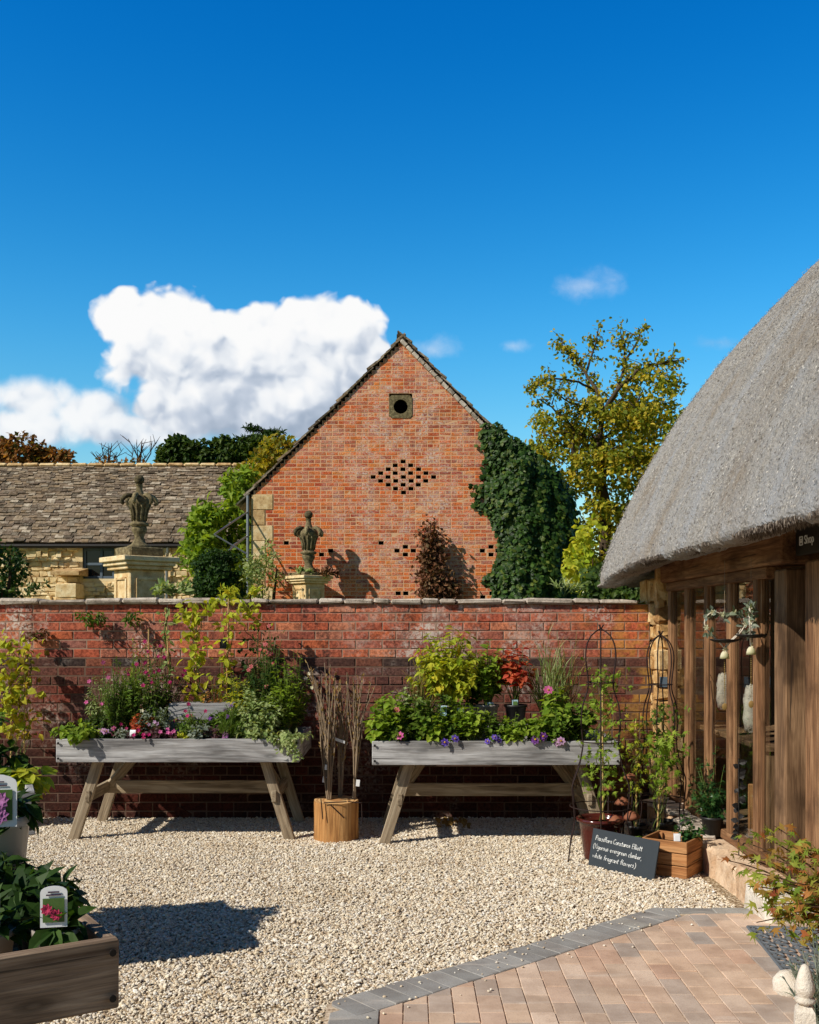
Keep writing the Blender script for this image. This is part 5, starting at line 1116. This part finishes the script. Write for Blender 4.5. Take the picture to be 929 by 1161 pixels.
# left edge: tall climber, leafy pots on the side table
climber('tall yellow green climber at the left edge throwing its shadow on the wall',12,8.32,1.48,'lime',220,.13,z0=0,ln=.08,wd=.06,r=.14,ph=.3,lo=.45)
climber('thin rusty leaved climber on a cane just right of the left edge climber',27,8.30,1.40,'autumn',110,.09,z0=0,ln=.06,wd=.04,r=.12,ph=.28,lo=.4)
potted('glossy broad leaved plant on the side table at the left edge',12,4.95,.70,.12,.20,'bright',n=22,ln=.13,wd=.10,per=6,r=.11,ph=.12,droop=.6,group='leafy pots on the side table')
potted('dark leaved plant behind the broad leaves on the side table at the left edge',-14,5.1,.72,.22,.22,'dark',n=26,ln=.10,wd=.07,per=8,r=.11,ph=.12,group='leafy pots on the side table')
potted('yellow tipped leafy plant at the right corner of the side table',26,4.88,.71,.16,.07,'lime',n=14,ln=.085,wd=.065,per=6,r=.07,ph=.1,droop=.6,group='leafy pots on the side table')
for k,(px_,h_) in enumerate(((-42,.5),(-110,.55),(-180,.5))): potted(['bushy plant on the side table just outside the left edge','tall bushy plant farther out on the side table','bushy plant at the far end of the side table'][k],px_,5.0,.70,h_,.22,'green',n=26,ln=.09,wd=.06,per=14,r=.1,ph=.14,group='leafy pots on the side table')
# foreground table pots
def labelled_pot(label,q,r,h,mat,leafmat,card,lw,lh,n,hp,sp,rot=.15,cz=0):
    x,y,z=q; t=thing('labelled_pot',label,'plant pot',(x,y,z),'labelled pots on the foreground table'); pot(t,x,y,z,r,h,mat); st=MB(); lf=MB(); stemplant(st,lf,x,y,z+h*.9,n,hp,sp,.10,.045,8,'oval',.3,.5); lf.build('foliage',M[leafmat],t); st.build('stem',M['stem'],t)
    mb=MB(); Mz=rotz(rot); c=np.array([x,y,z+h+cz])+Mz@np.array([0,-r*1.12,0]); w_=lw/2; k=9; a=np.linspace(0,math.pi,k); pts=[(-w_,-lh/2),(w_,-lh/2)]+[(w_*math.cos(b),lh/2-w_*.45+w_*.45*math.sin(b)) for b in a]
    V=[c+Mz@np.array([p[0],0,p[1]]) for p in pts]+[c+Mz@np.array([p[0],.003,p[1]]) for p in pts]; m=len(pts); mb.add(V,[tuple(range(m)),tuple(range(2*m-1,m-1,-1))]+[(i,(i+1)%m,m+(i+1)%m,m+i) for i in range(m)]); lb=mb.build('plant_label',M['white_plastic'],t)
    mb=MB(); bar(mb,c+Mz@np.array([-lw*.40,-.003,-lh*.08]),c+Mz@np.array([lw*.40,-.003,-lh*.08]),.002,lh*.58,0); pp=mb.build('printed_picture',M[card[0]],lb); mb=MB()
    for i in range(card[2]):
        o=c+Mz@np.array([R(-.28,.28)*lw,-.006-.001*i,R(-.28,.10)*lh]); bloom(mb,o,lw*.24,8,Mz@np.array([0,-1,0])); 
    mb.build('pictured_flower',M[card[1]],pp); mb=MB()
    for zz,ww in ((.40,.5),(.33,.66)): bar(mb,c+Mz@np.array([-lw*.42*ww,-.003,lh*(zz-.04)]),c+Mz@np.array([lw*.42*ww,-.003,lh*(zz-.04)]),.0015,.0035,0)
    mb.build('printed_heading',M['ink'],lb); return t
FZ=.685
labelled_pot('tall cloudy plastic pot with a white card picturing pink peonies, at the left edge',(PX(2,3.25),3.25,.775),.085,.235,'clear_plastic','dark',('green_card','lilacprint',5),.125,.16,10,.10,.12,.18,.06)
q=t4p(.12,.14,FZ); labelled_pot('low pot with a rounded white card picturing a crimson peony, nearest the bolted corner',q,.062,.13,'pot_grey','dark',('green_card','pinkprint',2),.066,.105,6,.05,.06,.2,.07)
q=t4p(.27,.22,FZ); labelled_pot('low pot with rounded white card picturing crimson peonies, at the left edge of the photo',q,.062,.13,'pot_grey','dark',('pinkprint','rose',2),.07,.10,6,.05,.06,.2,.07)
for k,(u_,v_,h_,m_) in enumerate(((.10,.42,.11,'dark'),(.30,.52,.16,'dark'),(.16,.62,.13,'dark'),(.50,.45,.2,'green'))):
    q=t4p(u_,v_,FZ); st=MB(); lf=MB()
    t=thing('potted_plant',['narrow leaved peony pot behind the bolted corner of the foreground table','dark leaved peony pot at the middle of the foreground table','dark leaved peony pot at the back corner of the foreground table','leafy peony pot farther left on the foreground table'][k],'plant',q,'unlabelled pots on the foreground table'); pot(t,q[0],q[1],q[2],.075,.13,'pot_black')
    stemplant(st,lf,q[0],q[1],q[2]+.11,18,h_,.13,.085,.034,9,'lance',.3,.35); lf.build('foliage',M[m_],t); st.build('stem',M['stem'],t)
# ------------------------------------------------------------------ log and twigs
lx,ly=PX(381,7.8),7.82
lg=thing('wooden_log','upright sawn log standing on the gravel between the two planter tables','log',(lx,ly,0)); mb=MB(); k=40; a=np.linspace(0,6.283,k,endpoint=False); rr=.163*(1+.03*np.sin(a*2+1)+.02*np.sin(a*5))
V=[];prz=[(1.02,0),(1.0,.05),(.99,.15),(1.0,.27),(.985,.295)]
for s_,z_ in prz: V+=[(lx+rr[i]*s_*math.cos(a[i]),ly+rr[i]*s_*math.sin(a[i]),z_+.008*math.sin(a[i])) for i in range(k)]
gc=[(z_,rr[i]*math.cos(a[i])*1.0,rr[i]*math.sin(a[i])) for s_,z_ in prz for i in range(k)]
mb.add(V,[(i*k+j,i*k+(j+1)%k,(i+1)*k+(j+1)%k,(i+1)*k+j) for i in range(4) for j in range(k)],gc); M['logside']=m_wood('peeled_log_wood',K(216,168,112),K(190,138,84),K(128,84,50),.45,True); mb.build('trunk_side',M['logside'],lg,True)
mb=MB(); V=[(lx,ly,.298)]+[(lx+rr[i]*.985*math.cos(a[i]),ly+rr[i]*.985*math.sin(a[i]),.296+.008*math.sin(a[i])) for i in range(k)]; mb.add(V,[(0,1+i,1+(i+1)%k) for i in range(k)])
g=G('sawn_log_end'); v=g.co(); ln_=g.n('ShaderNodeVectorMath',{0:v},operation='LENGTH').outputs['Value']; rg=g.math('SINE',g.math('ADD',g.math('MULTIPLY',ln_,420),g.math('MULTIPLY',g.noise(v,14,3),4))); M['logend']=g.fin(g.mix(rg,K(206,164,112),K(170,122,78)),.9,None,.1); mb.build('sawn_end',M['logend'],lg)
def twigs(label,px0,px1,ptop,bx_,by_,bz_,n,D,tags):
    t=thing('twig_bundle',label,'twig bundle',(bx_,by_,bz_),'bundles of bare willow stems by the log'); mb=MB(); bud=MB()
    for i in range(n):
        e=P(px0+(px1-px0)*(i+R(.1,.9))/n,ptop+R(0,26),D+R(-.05,.12)); b=np.array([bx_+R(-.014,.014),by_+R(-.014,.014),bz_]); m1=b+(e-b)*.4; m1[0]=b[0]+(e[0]-b[0])*.24; m2=b+(e-b)*.72; m2[0]=b[0]+(e[0]-b[0])*.62
        q=np.array([b,m1,m2,e])+np.vstack([np.zeros((1,3)),rs.normal(0,.016,(3,3))]); tube(mb,q,[.0068,.0055,.0045,.0025],5)
        k=16; tt=rs.uniform(.35,1,k); pos=np.stack([np.interp(tt,[0,.4,.72,1],q[:,c_]) for c_ in range(3)],1); dr=(e-b)/np.linalg.norm(e-b); leaves(bud,pos,unit(k)*.5+dr,unit(k),rs.uniform(.022,.04,k),.014,'oval'); 
        
        for _ in range(2): s_=m1+(m2-m1)*R(0,1); tube(mb,[s_,s_+np.array([R(-.05,.05),R(-.02,.02),R(.10,.26)])],[.0035,.002],4,False)
    mb.build('stem',M['twig'],t); bud.build('foliage',M['straw'],t)  # the straw-coloured pieces are catkin buds on bare stems
    for (tx,ty,w_,h_,rt) in tags: mb=MB(); box(mb,P(tx,ty,D-.05),(w_,.003,h_),.001,euler(0,rt,0)); mb.build('plant_label',M['white_plastic'],t)
zb_=.30
twigs('bare willow bundle rising from the left of the log with two round labels',348,388,752,lx-.055,ly,zb_,16,7.9,[(368,884,.028,.045,.15),(370,870,.022,.04,.1)])
twigs('bare willow bundle leaning from the back of the log with a long white label',378,402,768,lx+.02,ly+.11,zb_-.01,9,8.0,[(386,840,.12,.022,.35)])
twigs('bare willow bundle at the right of the log with one round label',392,424,762,lx+.13,ly+.02,zb_-.005,9,7.85,[(406,888,.028,.05,.1)])
mb=MB(); q=np.array([lx,ly,0])
for (dx,dz0,dx2,dz2) in ((-.10,.33,-.085,.18),(.10,.31,.20,.30),(.20,.30,.205,.15),(-.03,.285,.07,.19),(-.08,.30,.09,.31)): tube(mb,[q+np.array([dx,-.165,dz0]),q+np.array([dx2,-.172,dz2])],.004,4)
rebase(tag(mb.build('wire_hook',M['rust']),'thin rusty wire hooks bent over the sawn log top','wire')) 
# ------------------------------------------------------------------ wire obelisks
def obelisk(label,cx,cy,rot,zt,sc=1):
    t=thing('wire_obelisk',label,'obelisk',(cx,cy,0),'rusty wire plant obelisks by the shop'); pr=[(.25,0),(.235,.12),(.20,.26),(.215,.42),(.225,.5),(.165,.64),(.135,.78),(.155,.93),(.14,1.05),(.095,1.16),(.10,1.25),(.116,1.33),(.118,1.41),(.10,1.485),(.05,1.545),(.0,1.565)]
    k=zt/1.565
    for i in range(6):
        a=rot+i*math.pi/3; rad=np.interp(np.linspace(0,1.565,64),[z for _,z in pr],[r_ for r_,_ in pr]); rad=np.convolve(np.r_[[rad[0]],rad,[rad[-1]]],np.ones(3)/3,'valid'); rad[-1]=0; zz=np.linspace(0,1.565,64)*k
        mb=MB(); tube(mb,np.stack([cx+rad*math.cos(a)*sc,cy+rad*math.sin(a)*sc,zz],1),.0048,6); mb.build('upright_wire',M['rust'],t,True)
    for z in (.36,.80,1.2):
        r_=np.interp(z,[q for _,q in pr],[q for q,_ in pr])*sc; mb=MB(); b=np.linspace(0,6.283,33); tube(mb,np.stack([cx+r_*np.cos(b),cy+r_*np.sin(b),0*b+z*k],1),.004,5,False); mb.build('ring',M['rust'],t,True)
    mb=MB(); 
    for da in (0,2.1,4.2): tube(mb,[(cx,cy,1.555*k),(cx+.02*math.cos(da),cy+.02*math.sin(da),1.59*k)],.005,5)
    mb.build('tip',M['rust'],t); return t
o1=(PX(682,7.12),7.14); obelisk('rusty wire obelisk standing over the oxblood pot by the right table',o1[0],o1[1],.35,1.585)
o2=(PX(749,7.5),7.5); obelisk('rusty wire obelisk before the stone corner of the shop',o2[0],o2[1],.1,1.54,.86)
# glazed pot with its climber
bp=thing('glazed_pot','glossy oxblood glazed pot inside the wire obelisk','pot',(o1[0],o1[1],0)); mb=MB(); lathe(mb,[(0,0),(.105,0),(.115,.02),(.138,.20),(.15,.26),(.165,.265),(.168,.285),(.155,.29),(.145,.27),(.14,.24)],(o1[0],o1[1],0),30); mb.build('body',M['pot_glaze'],bp,True); mb=MB(); lathe(mb,[(0,0),(.141,0)],(o1[0],o1[1],.245),24); mb.build('soil',M['soil'],bp)
GRP='passion flower climbers by the shop'
climber('leafy climber trained inside the wire obelisk above the oxblood pot',684,7.14,1.30,'bright',330,.11,z0=.245,r=None,ph=.02,ln=.055,wd=.042,tm='palm',group=GRP,lo=.18,canez=.9)
climber('climber on a slanting cane behind the chalkboard slate',744,7.16,.86,'bright',130,.08,z0=0,r=.085,ph=.18,ln=.07,wd=.055,tm='palm',group=GRP,lean=.05,lo=.45,pm='pot_black',canez=.7)
climber('sparse yellow green climber between the two wire obelisks',722,7.45,.92,'lime',90,.07,z0=0,r=.08,ph=.18,ln=.06,wd=.045,tm='palm',group=GRP,lo=.3,pm='pot_black')
climber('pale climber inside the second wire obelisk with a blue grey label',752,7.5,1.02,'green',150,.09,z0=0,r=.09,ph=.2,ln=.06,wd=.045,tm='palm',group=GRP,lo=.45,pm='pot_black',tagz=1.20,tagm='bluegrey')
potted('dense dark glossy climber on the sill before the shop mullions',808,7.0,.19,.50,.17,'glossy',n=32,ln=.06,wd=.048,per=15,tm='palm',r=.075,ph=.13,pm='pot_black',group=GRP,tmin=.1,hv=.7)
# rusty toadstools
def toadstool(label,px,py,D,r):
    p=P(px,py,D); t=thing('rusty_toadstool',label,'garden ornament',(p[0],D,0),'rusty metal toadstools behind the slate'); mb=MB(); tube(mb,[(p[0],D,0),(p[0]+.01,D,p[2]-.01)],.007,6); mb.build('stalk',M['rust'],t); mb=MB(); lathe(mb,[(0,.028),(r*.4,.02),(r*.8,-.002),(r,-.022),(r*.9,-.02),(r*.4,.0),(0,.004)],(p[0],D,p[2]),16,euler(R(-.25,.1),R(-.2,.2),0)); mb.build('cap',M['rustcap'],t,True)
M['rustcap']=m_plain('rust_brown_cap',K(150,92,66),.7,.35,30,.3,.1,.3)
for lab,px_,py_,D_,r_ in (('rusty toadstool just left of the others, above the pot rim',689,893,7.3,.045),('tallest rusty toadstool beneath the sparse climber',716,881,7.4,.06),('rusty toadstool cap in the middle, tilted towards the yard',706,908,7.2,.06),('low rusty toadstool nearest the oxblood pot',698,929,7.05,.05),('low rusty toadstool at the right above the slate edge',716,924,7.1,.06)): toadstool(lab,px_,py_,D_,r_)
# chalkboard slate
BL=np.array([1.194,6.95,.0]); BR=np.array([1.528,6.506,.0]); ux=(BR-BL)/np.linalg.norm(BR-BL); bk=np.array([-ux[1],ux[0],0]); lean=.22; uz=np.array([0,0,1])*math.cos(lean)+bk*math.sin(lean); nrm_=np.cross(ux,uz)
W_=np.linalg.norm(BR-BL); H_=.245; Mb=np.stack([ux,-nrm_,uz],1)
cb=thing('chalkboard_slate','dark slate with white handwriting leaning against the oxblood pot','chalkboard',(BL+BR)/2); mb=MB(); v,f=cbox_data(W_,.012,H_,.002); v=v.copy(); v+=(np.abs(v[:,[1]])<1)*np.c_[rs.normal(0,.003,len(v)),0*v[:,0],rs.normal(0,.003,len(v))]
mb.add(v@Mb.T+(BL+BR)/2+uz*(H_/2+.002)+bk*.004,f); sl_=mb.build('slate_panel',M['slatebrd'],cb)
ST={'P':[[(0,0),(.05,1)],[(.0,.95),(.35,1),(.5,.8),(.35,.58),(.05,.5)]],'a':[[(.45,.4),(.2,.5),(.0,.25),(.15,0),(.4,.15),(.45,.45),(.45,.05),(.58,0)]],'s':[[(.4,.45),(.15,.5),(.1,.35),(.38,.2),(.3,.02),(.02,.03)]],'i':[[(.1,.48),(.1,.06),(.22,0)],[(.12,.66),(.13,.7)]],
'f':[[(.42,.9),(.25,1),(.16,.8),(.14,0)],[(0,.5),(.34,.52)]],'l':[[(.08,1),(.06,.08),(.2,0)]],'o':[[(.25,.5),(.02,.3),(.12,0),(.38,.06),(.44,.34),(.25,.5)]],'r':[[(.05,.48),(.06,0)],[(.06,.3),(.2,.48),(.36,.44)]],'C':[[(.6,.85),(.35,1),(.05,.7),(.05,.25),(.3,0),(.6,.12)]],'n':[[(.05,.48),(.05,0)],[(.05,.32),(.25,.5),(.4,.36),(.42,0)]],
't':[[(.2,.85),(.16,.1),(.32,0)],[(0,.55),(.4,.58)]],'c':[[(.4,.42),(.2,.5),(.02,.25),(.15,0),(.4,.08)]],'e':[[(.05,.25),(.4,.3),(.3,.5),(.08,.42),(.03,.15),(.2,0),(.42,.1)]],'E':[[(.5,1),(.05,.96),(.03,0),(.5,.04)],[(.04,.5),(.4,.54)]],'V':[[(0,1),(.25,0),(.55,1)]],'g':[[(.42,.4),(.2,.5),(.03,.25),(.2,.02),(.42,.2),(.45,.48),(.42,-.3),(.2,-.42),(.02,-.28)]],
'u':[[(.05,.48),(.06,.1),(.25,0),(.42,.15),(.43,.48),(.45,.05),(.55,0)]],'v':[[(.02,.48),(.2,0),(.42,.5)]],'m':[[(.04,.48),(.04,0)],[(.04,.32),(.2,.5),(.32,.36),(.32,0)],[(.32,.32),(.5,.5),(.62,.36),(.64,0)]],'b':[[(.08,1),(.06,0)],[(.06,.3),(.3,.5),(.45,.25),(.28,0),(.06,.1)]],'w':[[(.02,.48),(.15,0),(.3,.42),(.45,0),(.62,.5)]],'h':[[(.08,1),(.05,0)],[(.05,.32),(.26,.5),(.4,.34),(.42,0)]],
'(':[[(.3,1.1),(.05,.7),(.05,.2),(.3,-.2)]],')':[[(.05,1.1),(.3,.7),(.3,.2),(.05,-.2)]],',':[[(.12,.08),(.05,-.18)]]}
WD={'i':.3,'l':.3,'m':.8,'w':.76,'(':.42,')':.42,',':.3,' ':.42,'t':.46,'r':.44,'f':.48,'C':.72,'P':.62,'E':.62,'V':.64}
ch=MB()
def write(s,x0,z0,h,wmax,slope=0):
    tot=sum(WD.get(c,.56) for c in s); k=min(h,wmax/tot); x=x0; z=z0
    for c in s:
        dz=R(-.04,.04)
        for pl in ST.get(c,[]):
            pts=np.array([((x+(p[0]+.12*p[1])*k),(z+(p[1]+dz)*h)) for p in pl]); pts=pts+rs.normal(0,h*.012,pts.shape)
            q=[BL+ux*a+uz*b+nrm_*.0045 for a,b in pts]; 
            if len(q)==2: q=[q[0],(q[0]+q[1])/2,q[1]]
            tube(ch,q,.0019,4)
        x+=WD.get(c,.56)*k; z=z0+slope*(x-x0)
nrm_=-nrm_ if nrm_[1]>0 else nrm_
write('Passiflora Constance Elliott',.035,.178,.032,.40,-.02); write('(Vigorous evergreen climber,',.022,.122,.032,.42,-.02); write('white fragrant flowers)',.03,.062,.032,.42,-.02)
ch.build('handwriting',M['chalk'],sl_)
# crate
cc=np.array([1.705,6.745,0]); ca=-math.atan2(.57,.82); Mc=rotz(ca); cr=thing('wooden_crate','slatted pine crate holding a small plant beside the chalkboard','crate',cc); S2=.15
for k in range(3):
    mb=MB()
    for a in range(4):
        Ma=rotz(ca+a*math.pi/2); box(mb,cc+Ma@np.array([0,-S2+.007,0])+np.array([0,0,.005+.0385+k*.079]),(2*S2-(.03 if a%2 else 0),.014,.073),.003,Ma)
    mb.build('slat',M['crate'],cr)
mb=MB()
for a in range(4): Ma=rotz(ca+a*math.pi/2); box(mb,cc+Ma@np.array([-S2+.027,-S2+.027,.118]),(.022,.022,.222),.002,Ma)
mb.build('corner_post',M['crate'],cr)
mb=MB(); box(mb,cc+np.array([0,0,.175]),(.26,.26,.02),.002,Mc); mb.build('soil',M['soil'],cr)
potted('small dark leaved sprig with white label growing in the pine crate',784,6.74,.186,.22,.11,'glossy',n=12,ln=.05,wd=.03,per=9,r=None,tagc=('white_plastic',-.10,.04,'white_plastic'),group=GRP)
potted('small seedling pot with blue green cards behind the slate',724,7.0,0,.10,.05,'green',n=10,ln=.04,wd=.03,r=.055,ph=.12,pm='pot_black',tagc=('blue_tag',-.02,.02,'green_card'),group=GRP)
# iron plant ornament at the window
io=thing('iron_leaf_ornament','black iron leaf spray standing on the sill against the second window','garden ornament',(PX(838,6.45),6.45,.18)); mb=MB(); xo=PX(838,6.45); tube(mb,[(xo,6.45,.18),(xo,6.45,.78)],.004,5); mb.build('stalk',M['iron'],io); mb=MB()
for k in range(16): leaves(mb,[(xo,6.45,.3+k*.03)],[(R(-1,1),R(-.5,.5),R(-.2,.6))],[(0,-1,.3)],R(.035,.055),R(.03,.045),'oval')
mb.build('leaf_sprays',M['iron'],io)
bw=thing('bare_branch','thin bare branch rising before the third window mullion','branch',(PX(812,7.0),7.02,.2)); mb=MB(); b=P(812,850,7.02); b[2]=.2
tube(mb,[b,P(808,830,7.0),P(809,800,7.0),P(806,772,7.0)],[.007,.006,.005,.003],5); tube(mb,[P(809,796,7.0),P(813,780,6.95),P(805,764,6.95)],[.004,.003,.002],4); tube(mb,[P(808,826,7.0),P(815,816,6.95)],[.004,.002],4); mb.build('stem',M['dark_twig'],bw)
# ------------------------------------------------------------------ front right corner
mx_,my_=1.80,4.28
ma=thing('maple_bush','small maple with green and red pointed leaves spreading over the paving corner','maple',(mx_,my_,0),None); mb=MB(); lf=MB(); st=MB(); lathe(mb,[(0,0),(.15,0),(.19,.30),(.21,.30),(.21,.34),(.18,.34),(.17,.30)],(mx_+.15,my_,.0),24); mb.build('pot',M['terracotta'],ma,True)
b0=np.array([mx_+.15,my_,.3])
tg=[(832,968,4.7),(846,955,4.75),(822,975,4.75),(858,990,4.5),(848,1005,4.45),(872,1000,4.4),(860,1030,4.3),(858,1046,4.25),(885,1010,4.35),(890,1040,4.2),(905,1030,4.2),(915,1000,4.3),(925,1020,4.2),(880,975,4.6),(900,960,4.5),(868,950,4.7),(920,1055,4.15),(905,1060,4.15),(875,1020,4.3),(895,1000,4.3),(928,975,4.3),(876,935,4.7),(888,1025,4.2)]
for (x,y,D) in tg:
    e=P(x,y,D); m=b0*.45+e*.55+np.array([0,0,.10]); t=np.linspace(0,1,8)[:,None]; path=b0*(1-t)**2+2*m*t*(1-t)+e*t*t; tube(st,path,np.linspace(.008,.002,8),5)
    k=17; tt=rs.uniform(.55,1.03,k)[:,None]; pos=b0*(1-tt)**2+2*m*tt*(1-tt)+e*tt*tt+rs.normal(0,.028,(k,3)); leaves(lf,pos,unit(k)+np.array([-.3,-.3,-.5]),unit(k)*.55+np.array([-.2,-.4,1]),rs.uniform(.04,.07,k),rs.uniform(.045,.07,k),'palm')
lf.build('foliage',M['maple'],ma); st.build('stem',M['dark_twig'],ma)
lv=thing('lavender_plant','grey green lavender in front of the doormat at the right edge','plant',(PX(930,4.05),4.05,0)); lf=MB(); st=MB(); stemplant(st,lf,PX(930,4.05),4.05,.02,44,.42,.15,.05,.006,16,'blade',.1,.0,1.3); lf.build('foliage',M['grey'],lv); st.build('stem',M['grey'],lv)
# stone ornament with teardrop finial
ox,oy=PX(913,3.75),3.75
og=thing('stone_ornament','pale weathered stone garden ornament with teardrop top at the lower right corner','garden ornament',(ox,oy,0)); zt_=EYE+(HY-1093)*oy/F_PX
mb=MB(); lathe(mb,[(0,zt_),(.012,zt_-.006),(.022,zt_-.03),(.033,zt_-.075),(.035,zt_-.095),(.026,zt_-.115),(.024,zt_-.12),(.036,zt_-.124),(.036,zt_-.136),(.024,zt_-.14),(.022,zt_-.147)][::-1],(ox,oy,0),20); mb.build('teardrop',M['white_stone'],og,True)
mb=MB(); lathe(mb,[(.08,0),(.08,.05),(.055,.07),(.05,zt_-.2),(.046,zt_-.165),(.03,zt_-.147),(0,zt_-.145)],(ox,oy,0),4,rotz(.5)); box(mb,(ox,oy,.03),(.16,.16,.06),.008,rotz(.5)); mb.build('pedestal',M['white_stone'],og)
mb=MB(); q=P(897,1075,4.45); blob(mb,(q[0],q[1],.06),(.075,.06,.06),3,.18); rebase(tag(mb.build('rock',M['white_stone'],None,True),'rounded pale rock sitting on the doormat edge by the lavender','rock'))
# scrolled rubber doormat
mt=thing('doormat','black scrollwork rubber doormat before the shop door','doormat',(1.9,4.9,.03)); fm=MB(); sc=MB(); Q=[GP(848,1060),GP(893,1117)]
e0=np.array(Q[0]); e1=np.array(Q[1]); uy=(e1-e0)/np.linalg.norm(e1-e0); uxm=np.array([-uy[1],uy[0]]); uxm=uxm if uxm[0]>0 else -uxm; LM_=np.linalg.norm(e1-e0)+.1; WM=.5; zm=.041
pt=lambda a,b:(e0[0]+uxm[0]*a+uy[0]*b,e0[1]+uxm[1]*a+uy[1]*b,zm)
for a,b,c,d_ in ((0,0,WM,0),(0,0,0,LM_),(WM,0,WM,LM_),(0,LM_,WM,LM_)): tube(fm,[pt(a,b),pt(c,d_)],.008,6)
fm.build('border',M['mat_rubber'],mt)
na,nb=int(WM/.07),int(LM_/.07)
for i in range(na):
    for j in range(nb):
        ca_,cb_=(i+.5)*WM/na,(j+.5)*LM_/nb; s=1 if (i+j)%2 else -1; th=np.linspace(0,4.6*math.pi/2,16); r_=.036*(1-.62*th/th[-1]); tube(sc,[pt(ca_+r_[q]*math.cos(th[q])*s,cb_+r_[q]*math.sin(th[q])) for q in range(16)],.0062,5)
        if (i+j)%2: tube(sc,[pt(ca_-.03,cb_+.03),pt(ca_,cb_+.045),pt(ca_+.03,cb_+.03)],.006,5)
sc.build('scrollwork',M['mat_rubber'],mt)
# a few fallen bits beneath the tables
def brickbat(label,px,py,s,mat,name='loose_brick',cat='brick',tilt=.5):
    D=F_PX*EYE/(py-HY); mb=MB(); box(mb,(PX(px,D),D,s[2]*.5+.015),s,.006,euler(R(-.1,.1),tilt,R(0,1)),.004); rebase(tag(mb.build(name,M[mat]),label,cat))
brickbat('tilted broken brick lying in the sun patch under the left table',208,928,(.14,.05,.06),'brick_low')
for k,(x,y) in enumerate(((512,938),(520,934),(528,940),(505,936),(498,939))):
    D=F_PX*EYE/(y-HY); mb=MB(); m=6; leaves(mb,np.array([PX(x,D),D,.03])+rs.normal(0,.012,(m,3)),unit(m)+np.array([0,0,.3]),unit(m)*.4+np.array([0,-.5,.8]),rs.uniform(.04,.07,m),rs.uniform(.03,.05,m),'oval')
    rebase(tag(mb.build('fallen_leaf_clump',M['straw']),['pale dry leaf clump under the middle of the right table','dry leaf clump highest of those beneath the right table','dry leaf clump at the right of those beneath the right table','dry leaf clump second from the left beneath the right table','dry leaf clump leftmost of those beneath the right table'][k],'fallen leaves','dry leaves beneath the right table'))
# tags of setting things written as one mesh keep a base origin
